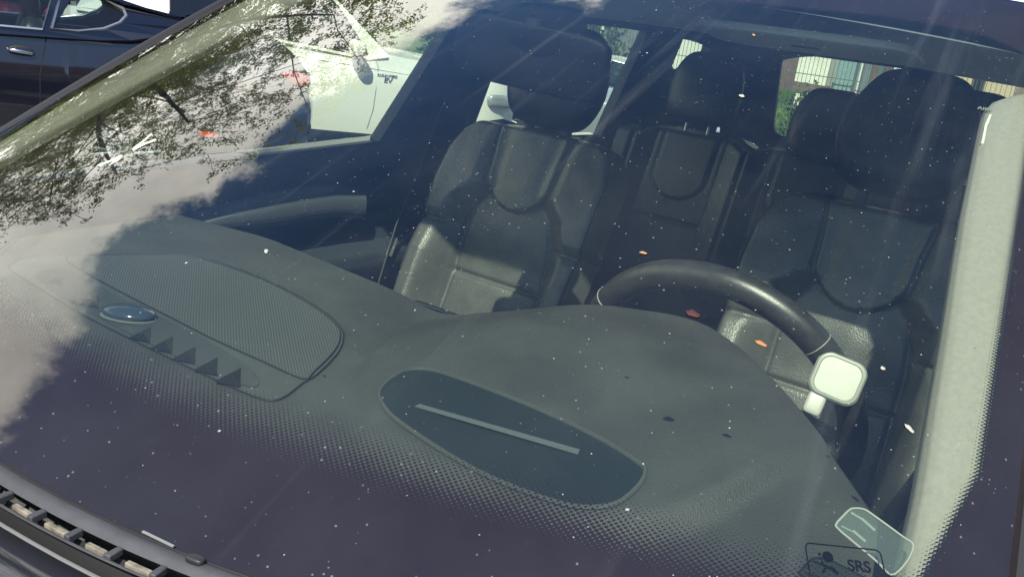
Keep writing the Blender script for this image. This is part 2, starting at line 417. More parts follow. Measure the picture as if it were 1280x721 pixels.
def hdr(u, v):
    x = -1+2*u; q0 = SD(x*.985, interp(x, TF)+.085, .008); prof = [(.0, .0), (.05, .004), (.11, -.002), (.18, -.010), (.215, -.010), (.23, .0), (.235, .04)]
    k = v*(len(prof)-1); i = min(int(k), len(prof)-2); f = k-i
    w_ = prof[i][0]*(1-f)+prof[i+1][0]*f; zz = prof[i][1]*(1-f)+prof[i+1][1]*f; k2 = min(1, w_/.18); yy = q0[1]+(.855+.02*x*x-q0[1])*0+w_
    return (q0[0]*(1-k2)+x*.665*k2, yy, q0[2]*(1-k2)+(1.535-.02*x*x)*k2+zz)
g.grid(hdr, 40, 18)
part(g, 'header_trim', M['lit_header'])
for sx in (-.33, .33):
    g = MB(); g.sell((sx, .985, 1.527), (.17, .07, .008), Matrix.Rotation(R(-7), 3, 'X'), .35, 40, 12)
    part(g, 'sun_visor', M['lit_header'])
# cowl and bonnet
yb_ = lambda x: -.13+.33*abs(x/.80)**2.6
g = MB()
g.grid(lambda u, v: (-.82+1.64*u, yb_(-.82+1.64*u)+.009-.015*v, 1.0935+.0045*math.sin(v*math.pi*.9)-.004*v), 80, 8)
part(g, 'cowl_trim', M['rubber'])
g = MB(); g.tube([(-.82+1.64*k/80, yb_(-.82+1.64*k/80)+.0095, 1.094) for k in range(81)], .0017, 6); part(g, 'cowl_seal', M['black'])
g = MB(); g.grid(lambda u, v: (-.85+1.7*u, yb_(-.85+1.7*u)-.006-.05*v, 1.082-.022*ss(v, .0, .3)), 60, 8)
part(g, 'cowl_panel', M['black'])
slotm = mat('dusty_slot', (.17, .15, .115), .9, var=(120, .4))
for k in range(-14, 17):
    x = .1545+k*.0385; o = yb_(x); sl = math.atan(.33*2.6/.8*abs(x/.8)**1.6)*(1 if x > 0 else -1); rt = Matrix.Rotation(sl, 3, 'Z')
    g = MB(); g.box((x, o-.012, 1.0885), (.0055, .013, .006), rt)
    part(g, 'cowl_rib', M['rubber'], bevel=.001)
    x2 = x+.0205; g = MB(); g.box((x2, yb_(x2)-.0105, 1.0845), (.022+.004*math.sin(k*2.1), .0045, .004), rt)
    part(g, 'vent_slot', slotm, bevel=.0008)
g = MB(); g.tube([(-.82+1.64*k/80, yb_(-.82+1.64*k/80)-.0185, 1.087) for k in range(81)], .0011, 6); part(g, 'cowl_lip', M['rubber'])
g = MB(); g.box((.286, yb_(.286)+.008, 1.0985), (.030, .0018, .0010), Matrix.Rotation(R(8), 3, 'Z')); part(g, 'pale_label', mat('label_grey', (.20, .21, .21), .6))
g = MB()
def bon(u, v):
    x = -1+2*u; return (x*.86, -.167+.33*abs(x)**2.6*(1-v)-v*.95, 1.094-.02*x*x-.012*(v*3)**1.6)
g.grid(bon, 60, 30)
bn = part(g, 'bonnet', M['navy'], solid=.012)
M['edge'] = mat('paint_edge', (.13, .13, .125), .45)
g = MB(); g.tube([np.array(bon(k/60, 0))+np.array([0, -.001, .001]) for k in range(61)], .0014, 6)
part(g, 'panel_edge', M['edge'], bn)
g = MB(); g.sell((.322, yb_(.322)+.004, 1.097), (.007, .004, .003), Matrix.Rotation(R(14), 3, 'Z'), .6); part(g, 'washer_jet', M['black_plastic'])
for sg in (-1, 1):
    g = MB()
    def fw_(u, v, sg=sg):
        y = -1.10+1.40*u; prof = [(.855, 1.075), (.885, 1.07), (.915, 1.03), (.945, .9), (.955, .7), (.94, .5), (.90, .34)]
        k = v*(len(prof)-1); i = min(int(k), len(prof)-2); f = k-i; x = prof[i][0]*(1-f)+prof[i+1][0]*f; z = prof[i][1]*(1-f)+prof[i+1][1]*f
        ar = .34+math.sqrt(max(0, .40**2-(y+.60)**2)) if abs(y+.60) < .40 else 0
        z = max(z, ar) if ar > z else z
        return (sg*(x-.05*ss(-y, .6, 1.1)), y, z-.03*ss(-y, .2, 1.1)*(z > .9))
    g.grid(fw_, 60, 24)
    part(g, 'front_wing', M['navy'])
# body sides -----------------------------------------------------------
def dzb(y): return (min(y, 1.3)-1.28)*.072
def xin(z, y=1.): return .765 - max(0, z-1.15)*.20 - .02*ss(y, 2.2, 3.3)
for sg in (-1, 1):
    # door skins and trims below the belt
    for (y0, y1, nm) in ((.30, 1.47, 'front_door'), (1.48, 2.42, 'rear_door')):
        g = MB()
        def bd(u, v, sg=sg, y0=y0, y1=y1):
            y = y0+(y1-y0)*u
            prof = [(.77, 1.17), (.80, 1.178), (.84, 1.165), (.90, 1.08), (.95, .85), (.955, .6), (.92, .38), (.86, .30)]
            k = v*(len(prof)-1); i = min(int(k), len(prof)-2); f = k-i
            return (sg*(prof[i][0]*(1-f)+prof[i+1][0]*f), y, prof[i][1]*(1-f)+prof[i+1][1]*f+dzb(y)*ss(prof[i][1], .9, 1.1))
        g.grid(bd, 12, 28)
        dr = part(g, nm, M['navy'])
        g = MB()
        def tr_(u, v, sg=sg, y0=y0, y1=y1):
            y = y0+(y1-y0)*u
            prof = [(.775, 1.172), (.755, 1.168), (.745, 1.150), (.742, 1.10), (.735, .98), (.715, .93), (.66, .915), (.655, .88), (.70, .80), (.72, .55), (.72, .32)]
            k = v*(len(prof)-1); i = min(int(k), len(prof)-2); f = k-i
            zz = prof[i][1]*(1-f)+prof[i+1][1]*f
            return (sg*(prof[i][0]*(1-f)+prof[i+1][0]*f), y, zz + dzb(y)*ss(zz, .9, 1.1))
        g.grid(tr_, 24, 44)
        part(g, 'door_trim', M['door_trim'], dr)
        # raised grab-handle wing on the trim
        g = MB()
        L0, L1 = (y0+.30, y0+.86) if nm == 'front_door' else (y0+.12, y0+.70)
        def wing(u, v, sg=sg, L0=L0, L1=L1):
            y = L0+(L1-L0)*u; zt = 1.012+.062*math.sin(min(1, u*1.25)*math.pi/2)-.012*ss(u, .8, 1); th_ = .016+.055*ss(u, .0, .6)
            prof = [(.742, 0), (.712, .006), (.690, -.2), (.688, -.7), (.70, -1.), (.742, -1.05)]
            k = v*(len(prof)-1); i = min(int(k), len(prof)-2); f = k-i
            c = prof[i][1]*(1-f)+prof[i+1][1]*f
            return (sg*(prof[i][0]*(1-f)+prof[i+1][0]*f), y, zt + (c*th_ if c < 0 else c))
        g.grid(wing, 26, 14)
        wg = part(g, 'grab_handle', mat('wing_trim', (.10, .11, .118), .42, bump=('noise', 300, .2, .0008)), dr)
        g = MB(); g.tube([Vector(wing(u/20, .62))+Vector((-sg*.002, 0, 0)) for u in range(21)], .0022, 6); part(g, 'highlight_line', M['satin'], wg)  # pale strip stands in for the highlight under the grip
        # side glass
        za, zb = 1.165, 1.56
        g = MB()
        if nm == 'front_door': poly = [(.36, za+dzb(.36)), (1.40, za), (1.40, zb), (.96, zb), (.60, 1.36)]
        else: poly = [(1.62, za), (2.40, za), (2.51, zb), (1.62, zb)]
        g.add([(sg*(xin(z)+.012), y, z) for y, z in poly], [tuple(range(len(poly)))])
        part(g, 'side_window', M['sideglass'], dr, smooth=False)
        g = MB(); g.tube([(sg*(xin(1.17)-.004), poly[0][0], 1.170+dzb(poly[0][0])), (sg*(xin(1.17)-.004), poly[1][0], 1.176)], .005, 6); part(g, 'belt_seal', M['black_plastic'], dr)
    # pillars as lofted posts: (y_bottom range) -> (y_top range)
    for nm, b0, b1, t0, t1 in (('centre_pillar', 1.22, 1.63, 1.47, 1.68), ('rear_pillar', 2.41, 2.72, 2.50, 2.75)):
        g = MB()
        def pl(u, v, sg=sg, b0=b0, b1=b1, t0=t0, t1=t1):
            z = 1.10+.47*v; ya = b0+(t0-b0)*v; yb = b1+(t1-b1)*v
            prof = [(0, .03), (0, -.005), (.12, -.03), (.5, -.038), (.88, -.03), (1, -.005), (1, .03)]
            k = u*(len(prof)-1); i = min(int(k), len(prof)-2); f = k-i
            a = prof[i][0]*(1-f)+prof[i+1][0]*f; d = prof[i][1]*(1-f)+prof[i+1][1]*f
            return (sg*(xin(z)+d), ya+(yb-ya)*a, z)
        g.grid(pl, 24, 12)
        part(g, nm, M['door_trim'], solid=.004)
    # rail above the windows, quarter light frame, lower rear side
    g = MB(); g.grid(lambda u, v, sg=sg: (sg*(xin(1.55)+.03-.055*v), .80+2.65*u, 1.535+.045*math.sin(v*math.pi)+.03*ss(u, 0, .3)), 30, 8)
    part(g, 'roof_rail', M['door_trim'])
    g = MB()
    def qf(u, v):
        return None
    y0, y1, z0, z1 = 2.70, 3.42, 1.10, 1.64
    hole = [(2.752, 1.44), (2.765, 1.585), (2.79, 1.60), (3.00, 1.60), (3.035, 1.575), (3.045, 1.50), (3.03, 1.45), (2.99, 1.435)]
    outer = [(2.70, 1.30), (2.70, 1.64), (2.74, 1.64), (3.10, 1.64), (3.42, 1.64), (3.42, 1.40), (3.42, 1.10), (2.70, 1.10)]
    n = 8
    for dx in (-.012, .03):
        g.add([(sg*(xin(z, y)+dx), y, z) for y, z in outer]+[(sg*(xin(z, y)+dx), y, z) for y, z in hole], [(i, (i+1) % n, (i+1) % n+n, i+n) for i in range(n)])
    g.add([(sg*(xin(z, y)-.012), y, z) for y, z in hole]+[(sg*(xin(z, y)+.03), y, z) for y, z in hole], [(i, (i+1) % n, (i+1) % n+n, i+n) for i in range(n)])
    qp = part(g, 'quarter_panel', M['door_trim'], smooth=False)
    g = MB(); g.add([(sg*(xin(z, y)+.012), y, z) for y, z in hole], [tuple(range(8))]); part(g, 'quarter_window', M['sideglass'], qp, smooth=False)
    g = MB(); g.grid(lambda u, v, sg=sg: (sg*(.77+.17*math.sin(v*2.2)), 2.42+1.15*u, 1.17-.85*v), 10, 14); part(g, 'rear_wing', M['navy'])
    g = MB(); g.grid(lambda u, v, sg=sg: (sg*.735, 2.42+1.0*u, 1.17-.85*v), 4, 4); part(g, 'boot_lining', M['door_trim'])
    # seat belt from the centre pillar
    g = MB(); pts = [(.70, 1.49, 1.50), (.695, 1.43, 1.30), (.675, 1.33, 1.12), (.655, 1.24, .98), (.665, 1.20, .80), (.69, 1.20, .5)]
    vs = [];
    for p in pts: vs += [(sg*(p[0]-.012), p[1]-.020, p[2]), (sg*(p[0]+.012), p[1]+.022, p[2])]
    g.add(vs, [(2*i, 2*i+1, 2*i+3, 2*i+2) for i in range(len(pts)-1)])
    sb = part(g, 'seat_belt', mat('belt_webbing', (.10, .105, .10), .55, bump=('noise', 600, .3, .001)), solid=.0015)
    g = MB(); g.box((sg*.652, 1.228, .925), (.006, .02, .05), Matrix.Rotation(R(-20), 3, 'X')); part(g, 'belt_stop', M['white_plastic'], sb, bevel=.002)
# floor and boot floor, bulkhead
g = MB(); g.box((0, 1.7, .30), (1.5, 3.4, .02)); g.box((0, .25, .66), (1.5, .03, .7)); g.box((0, 3.0, .75), (1.44, .9, .02)); part(g, 'floor_pan', M['carpet'], smooth=False)
# tailgate with its window opening
g = MB()
def rrect(x0, x1, z0, z1, r, n=6):
    o = []
    for cx, cz, a0 in ((x1-r, z1-r, 0), (x0+r, z1-r, 90), (x0+r, z0+r, 180), (x1-r, z0+r, 270)):
        for k in range(n+1): a = R(a0+90*k/n); o.append((cx+r*math.cos(a), cz+r*math.sin(a)))
    return o
hole = rrect(-.485, .485, 1.22, 1.573, .055); big = rrect(-.72, .72, .7, 1.66, .02)
yt = lambda z: 3.47-(z-1.2)*.30
n = len(hole)
for dy in (0, .035):
    g.add([(x, yt(z)+dy, z) for x, z in big]+[(x, yt(z)+dy, z) for x, z in hole], [(i, (i+1) % n, (i+1) % n+n, i+n) for i in range(n)])
g.add([(x, yt(z), z) for x, z in hole]+[(x, yt(z)+.035, z) for x, z in hole], [(i, (i+1) % n, (i+1) % n+n, i+n) for i in range(n)])
tg = part(g, 'tailgate', M['door_trim'], smooth=False)
g = MB(); g.tube([(x, yt(z)-.004, z) for x, z in hole], .007, 8, closed=True); part(g, 'window_seal', M['black_plastic'], tg)
g = MB(); g.add([(x, yt(z)+.02, z) for x, z in hole], [tuple(range(n))]); part(g, 'rear_window', M['sideglass'], tg, smooth=False)
g = MB(); g.box((0, 3.56, .62), (1.7, .10, .75)); part(g, 'rear_bumper', M['navy'], bevel=.03)
wm = mat('tyre_rubber', (.02, .02, .021), .85, var=(40, .2)); rm = mat('alloy', (.55, .56, .57), .3, .9)
def wheel(name, c, rad, wid, sx, parent, spokes=10, side=1):
    """tyre thing part with rim and spokes; axle along local x, outer face at side*x"""
    g = MB(); pr = [(-.5, .60), (-.48, .90), (-.36, .985), (0, 1.), (.36, .985), (.48, .90), (.5, .66), (.44, .62)]
    def fn(u, v):
        k = v*(len(pr)-1); i = min(int(k), len(pr)-2); f = k-i; a = u*2*math.pi
        X = (pr[i][0]*(1-f)+pr[i+1][0]*f)*wid; r = (pr[i][1]*(1-f)+pr[i+1][1]*f)*rad
        return (c[0]+side*X, c[1]+r*math.cos(a), c[2]+r*math.sin(a))
    g.grid(fn, 40, 21)
    o = g.build(name, wm, parent)
    g = MB(); X = c[0]+side*wid*.40
    g.tube([(X, c[1]+rad*.64*math.cos(a*.157), c[2]+rad*.64*math.sin(a*.157)) for a in range(40)], rad*.03, 6, closed=True)
    g.prism([(X-side*.02, c[1]+rad*.16*math.cos(a*.3927), c[2]+rad*.16*math.sin(a*.3927)) for a in range(16)], (side*.03, 0, 0))
    for k in range(spokes):
        a = 2*math.pi*k/spokes
        for da in (-.09, .09):
            p = [(X+side*.004, c[1]+rad*r_*math.cos(a+da*f_), c[2]+rad*r_*math.sin(a+da*f_)) for r_, f_ in ((.12, .3), (.38, .8), (.63, 1.3))]
            g.tube(p, rad*.028, 6)
    g.build('rim', rm, o)
    g = MB(); g.prism([(c[0]+side*wid*.1, c[1]+rad*.62*math.cos(a*.2618), c[2]+rad*.62*math.sin(a*.2618)) for a in range(24)], (-side*.03, 0, 0)); g.build('brake_disc', M['black'], o)
    return o
for x in (-1, 1):
    for y in (-.35+.0, 2.55): wheel('wheel', (x*.84, y-.25 if y < 0 else y, .34), .34, .22, 1, CAR, side=x)

# dashboard ------------------------------------------------------------
YR = [(-.78, .615), (-.67, .634), (-.49, .669), (-.15, .630), (.0, .595), (.08, .612), (.2, .67), (.34, .70), (.40, .67), (.47, .60), (.56, .51), (.642, .42), (.70, .355), (.78, .31)]
ZR = [(-.78, 1.045), (-.15, 1.05), (0, 1.05), (.08, 1.075), (.2, 1.115), (.34, 1.13), (.47, 1.13), (.56, 1.12), (.642, 1.10), (.70, 1.085), (.78, 1.07)]
def smooth_tab(tab, w_=.035):
    return lambda x: sum(interp(x+d*w_, tab)*k for d, k in ((-1, .2), (-.5, .2), (0, .2), (.5, .2), (1, .2)))
yr_, zr_ = smooth_tab(YR), smooth_tab(ZR)
YFT = [(-.2, .9), (-.03, .62), (.012, .482), (.035, .408), (.06, .355), (.106, .289), (.171, .235), (.226, .213), (.317, .206), (.42, .222), (.48, .245), (.532, .285), (.579, .399), (.64, .55), (.7, .8), (.8, 1.)]
YF = smooth_tab(YFT, .03)
def dz(x, y):
    yb = yr_(x); zr = zr_(x)
    z = 1.028 + .012*ss(y, -.05, .3)*0
    z = z + (zr-z)*ss(y, .10+.06*ss(x, 0, .3), yb)
    z += .017*ss(y-YF(x), -.022, .030)*(1-.75*ss(y, yb-.16, yb-.02))*ss(x, -.03, .06)
    fr = -.11+.33*abs(x/.80)**2.6
    z += .018*(1-ss(y-fr, 0, .09)) - .02*(1-ss(y-fr, 0, .03))
    return z
def dashf(u, v):
    x = -.775+1.55*u; yb = yr_(x); fr = -.105+.33*abs(x/.80)**2.6
    if v <= .8:
        y = fr+(yb-fr)*(v/.8); return (x, y, dz(x, y))
    k = (v-.8)/.2; z = dz(x, yb); a = min(1, k*2.2)*math.pi/2
    return (x, yb+.022*math.sin(a)-.06*max(0, k-.45), z-.022*(1-math.cos(a))-.45*max(0, k-.45))
def dash_mat():
    m = bpy.data.materials.new('dash_surface'); m.use_nodes = True; t = m.node_tree; t.nodes.clear(); q = N(t)
    tcx = q.n('ShaderNodeTexCoord')
    vo = q.n('ShaderNodeTexVoronoi', {'Vector': tcx.outputs['Object'], 'Scale': 560.}); nz = q.n('ShaderNodeTexNoise', {'Vector': tcx.outputs['Object'], 'Scale': 9., 'Detail': 6.})
    c = q.mix(q.sm(nz.outputs[0], .3, .72), (.042, .045, .045), (.060, .063, .062))
    bp = q.n('ShaderNodeBump', {'Height': vo.outputs[0], 'Strength': .7, 'Distance': .0008})
    p = q.n('ShaderNodeBsdfPrincipled', {'Base Color': c, 'Roughness': .58, 'Specular IOR Level': .4, 'Normal': bp.outputs[0]})
    q.n('ShaderNodeOutputMaterial', {'Surface': p.outputs[0]}); return m
g = MB(); g.grid(dashf, 220, 150)
DASH = part(g, 'dashboard', dash_mat(), angle=80)
def on_dash(u, v, h=0.):
    z = 1.04
    for i in range(40):
        p = at(u, v, 'z', z); z = z*.5+.5*(dz(float(np.clip(p[0], -.77, .77)), float(p[1]))+h)
    return Vector((p[0], p[1], z))
def smooth_loop(pts, n=8):
    out_ = []; L = len(pts)
    for i in range(L):
        p0, p1, p2, p3 = [np.array(pts[(i+k-1) % L], float) for k in range(4)]
        for k in range(n):
            t = k/n; out_.append(.5*((2*p1)+(-p0+p2)*t+(2*p0-5*p1+4*p2-p3)*t*t+(-p0+3*p1-3*p2+p3)*t**3))
    return out_
def dash_patch(outline, name, m, h, parent, rim=None, rim_r=.0012):
    """plate following the dashboard inside an outline (world x, y), with a raised or sunk rim line"""
    from mathutils.geometry import delaunay_2d_cdt
    xy = [Vector((p[0], p[1])) for p in outline]
    x0, x1 = min(p.x for p in xy), max(p.x for p in xy); y0, y1 = min(p.y for p in xy), max(p.y for p in xy)
    def inside(px, py):
        c = False; n = len(xy)
        for i in range(n):
            a, b = xy[i], xy[i-1]
            if (a.y > py) != (b.y > py) and px < (b.x-a.x)*(py-a.y)/(b.y-a.y)+a.x: c = not c
        return c
    extra = []; st_ = .012; xx = x0
    while xx < x1:
        yy = y0
        while yy < y1:
            if inside(xx, yy) and min((Vector((xx, yy))-q).length for q in xy) > .004: extra.append(Vector((xx, yy)))
            yy += st_
        xx += st_
    vs, es, fs, *_ = delaunay_2d_cdt(xy+extra, [(i, (i+1) % len(xy)) for i in range(len(xy))], [], 1, 1e-5)
    g = MB(); g.add([(p.x, p.y, dz(p.x, p.y)+h) for p in vs], [tuple(f) for f in fs])
    o = part(g, name, m, parent, angle=80)
    if rim:
        g = MB(); g.tube([(p.x, p.y, dz(p.x, p.y)+h) for p in xy], rim_r, 6, closed=True); part(g, 'rim', rim, o)
    return o
# display recess in front of the driver
hud_px = [(474, 492), (490, 474), (517, 463), (560, 470), (660, 508), (740, 545), (795, 578), (806, 592), (795, 612), (768, 632), (730, 636), (690, 628), (620, 602), (560, 570), (500, 530), (480, 510)]
hud = [on_dash(*p)[:2] for p in smooth_loop(hud_px, 4)]
rimm = mat('recess_rim', (.11, .12, .11), .4)
hd = dash_patch(hud, 'display_recess', mat('recess_black', (.020, .026, .027), .28), .0022, DASH, M['dash'], .0026)
g = MB(); pa = [on_dash(518, 511), on_dash(524, 508), on_dash(724, 565), on_dash(722, 571)]
g.prism([p+Vector((0, 0, .0035)) for p in pa], (0, 0, -.0008)); part(g, 'light_strip', mat('strip', (.095, .11, .115), .4), hd, smooth=False)
# speaker grille, defroster strip
def cloth_mat():
    m = bpy.data.materials.new('speaker_mesh'); m.use_nodes = True; t = m.node_tree; t.nodes.clear(); q = N(t)
    tcx = q.n('ShaderNodeTexCoord'); mp = q.n('ShaderNodeMapping', {'Vector': tcx.outputs['Object'], 'Scale': (270, 270, 0), 'Rotation': (0, 0, R(38))})
    vo = q.n('ShaderNodeTexVoronoi', {'Vector': mp.outputs[0], 'Scale': 1., 'Randomness': 0.}, voronoi_dimensions='2D')
    hole_ = q.sm(vo.outputs[0], .36, .24)
    p = q.n('ShaderNodeBsdfPrincipled', {'Base Color': q.mix(hole_, (.085, .092, .092), (.006, .007, .008)), 'Roughness': .55})
    q.n('ShaderNodeOutputMaterial', {'Surface': p.outputs[0]}); return m
groove = mat('groove', (.012, .013, .014), .6)
plate_px = [(12, 333), (40, 322), (100, 321), (180, 319), (250, 323), (330, 350), (395, 384), (424, 408), (429, 425), (420, 445), (395, 470), (378, 480), (350, 500), (318, 497), (240, 462), (170, 428), (110, 398), (50, 362), (18, 342)]
plate = [on_dash(*p)[:2] for p in smooth_loop(plate_px, 3)]
pl_ = dash_patch(plate, 'speaker_plate', M['dash'], .0015, DASH, groove, .0011)
spk_px = [(82, 325), (120, 322), (180, 321), (250, 326), (330, 353), (392, 386), (420, 409), (425, 424), (417, 442), (393, 466), (378, 476), (330, 455), (270, 428), (215, 400), (160, 372), (110, 345)]
spk = [on_dash(*p)[:2] for p in smooth_loop(spk_px, 3)]
dash_patch(spk, 'speaker_grille', cloth_mat(), .0032, DASH, groove, .0009)
strip_px = [(45, 345), (75, 338), (110, 352), (160, 378), (220, 408), (280, 440), (318, 466), (322, 484), (300, 482), (230, 452), (160, 418), (105, 388), (60, 362)]
strip = [on_dash(*p)[:2] for p in smooth_loop(strip_px, 3)]
vent = dash_patch(strip, 'defroster_vent', mat('vent_floor', (.05, .056, .058), .35), .0026, DASH)
finm = mat('fin_shadow_black', (.006, .007, .008), .5)  # fin wedges coloured black to stand in for their triangular shadows
for (u, v, k) in ((70, 352, .8), (112, 379, 1.0), (137, 389, 1.0), (176, 421, 1.1), (203, 434, 1.15), (231, 447, 1.2), (258, 461, 1.25), (286, 475, 1.35)):
    a, b, c = on_dash(u-14*k, v+4*k), on_dash(u+10*k, v+9*k), on_dash(u+11*k, v-9*k)
    g = MB(); up = Vector((0, 0, .0036)); g.add([a+up, b+up, c+up, (a+b+c)/3+Vector((0, 0, .009))], [(0, 1, 2), (0, 1, 3), (1, 2, 3), (2, 0, 3)])
    part(g, 'fin', finm, vent, smooth=False)
c = on_dash(161, 398)
g = MB(); g.sell(c+Vector((0, 0, .008)), (.037, .024, .011), Matrix.Rotation(R(28), 3, 'Z'), 1., 32, 16); part(g, 'sun_sensor', mat('sensor', (.035, .05, .075), .12), DASH)
g = MB(); g.sell(c+Vector((0, 0, .003)), (.039, .026, .004), Matrix.Rotation(R(28), 3, 'Z'), 1., 32, 8); part(g, 'sensor_ring', rimm, DASH)
# long joint line across the passenger side of the dashboard
for px in ([(0, 312), (45, 268), (75, 240)], [(2, 318), (50, 272), (82, 243)]):
    g = MB(); g.tube([on_dash(*p, .001) for p in px], .0009, 5); part(g, 'joint_line', groove, DASH)
# centre display and console
g = MB(); g.box((0.0, .66, .93), (.26, .03, .20), Matrix.Rotation(R(-12), 3, 'X')); part(g, 'centre_screen', M['gloss_black'], DASH, bevel=.008)
g = MB(); g.box((0.0, 1.15, .56), (.22, .9, .40)); part(g, 'centre_console', M['door_trim'], bevel=.03)
g = MB(); g.sell((.0, 1.38, .80), (.10, .16, .045), None, .5); part(g, 'armrest', M['leather_smooth'])

# rear-view mirror -------------------------------------------------------
g = MB(); Rm = Matrix.Rotation(R(4), 3, 'Y') @ Matrix.Rotation(R(14), 3, 'Z')
g.sell((-.012, .745, 1.444), (.125, .018, .050), Rm, .34, 60, 24)
mr = part(g, 'interior_mirror', mat('mirror_shell', (.002, .002, .003), .55, spec=.15))
g = MB(); g.sell((-.03, .775, 1.486), (.075, .06, .022), Matrix.Rotation(R(30), 3, 'X'), .5, 36, 18); part(g, 'camera_housing', mat('housing', (.004, .004, .005), .9, spec=.1))
g = MB(); g.tube([(-.010, .74, 1.50), (-.010, .745, 1.45)], .014, 10); part(g, 'mirror_stem', M['black_plastic'], mr)

# seats ------------------------------------------------------------------
WT = [(0, .240), (.15, .246), (.5, .240), (.72, .245), (.84, .243), (.93, .220), (.975, .18), (1., .125)]
TW = [(.6, .080), (.85, .088), (1., .100)]
def seat_surface(wmax=.262, H=.64):
    wtab = WT
    def fn(u, v):
        s = -1+2*u; z = v*H; w_ = interp(v, wtab); x = s*w_; ax = abs(x)
        d = 0.
        # wing bolsters: high and wide low down, curling over the shoulder
        inner = interp(v, [(0, .150), (.35, .145), (.52, .143), (.60, .137), (.66, .122), (.70, .100), (.74, .080), (1, .085)])
        bh = interp(v, [(0, .062), (.22, .086), (.44, .080), (.53, .058), (.565, .044), (.60, .052), (.70, .050), (.82, .034), (1, .010)])
        d += bh*ss(ax, inner-.028, inner+.045)
        d -= .008*math.exp(-((ax-inner+.020)/.006)**2)*(1-ss(v, .60, .68))
        d += .006*math.cos(x/.15*1.4)*(1-ss(ax, inner-.04, inner))
        # tongue that comes down from the head restraint
        v0, rv = .668, .11; tw = interp(v, TW)*(math.sqrt(max(0, 1-max(0, (v0+rv-v)/rv)**2)) if v > v0 else 0)
        m_ = (1-ss(ax, tw-.006, tw+.006))*(v > v0); d += .013*m_ + .006*m_*math.cos(x*16)
        if v > v0: d -= .005*math.exp(-((ax-tw-.004)/.004)**2)*ss(v, v0, v0+.02)
        # curved yoke seam from shoulder to the tongue, and a seam across the back
        ys = .70-.10*math.cos(ax/.2*2.2); 
        fade = 1-ss(ax, inner-.035, inner-.004)
        d -= .009*fade*math.exp(-((v-.40)/.008)**2)
        d -= .007*math.exp(-((v-.562+.10*(ax-.2))/.007)**2)*ss(ax, inner-.01, inner+.03)
        d += .010*ss(v, .44, .60)
        # swell of each padded panel
        d += .008*fade*math.sin(min(1, v/.40)*math.pi)*(v < .40)
        # rounded border
        e = max(0., (abs(s)-.86)/.14); d -= .075*e**2.4
        d -= .06*ss(v, .95, 1.0)**2 + .03*(1-ss(v, 0, .05))
        d += .006*math.sin(v*2.4)            # lumbar
        d += .0016*(noise.noise(Vector((x*22, z*22, 3.1))))
        return x, d, z
    return fn
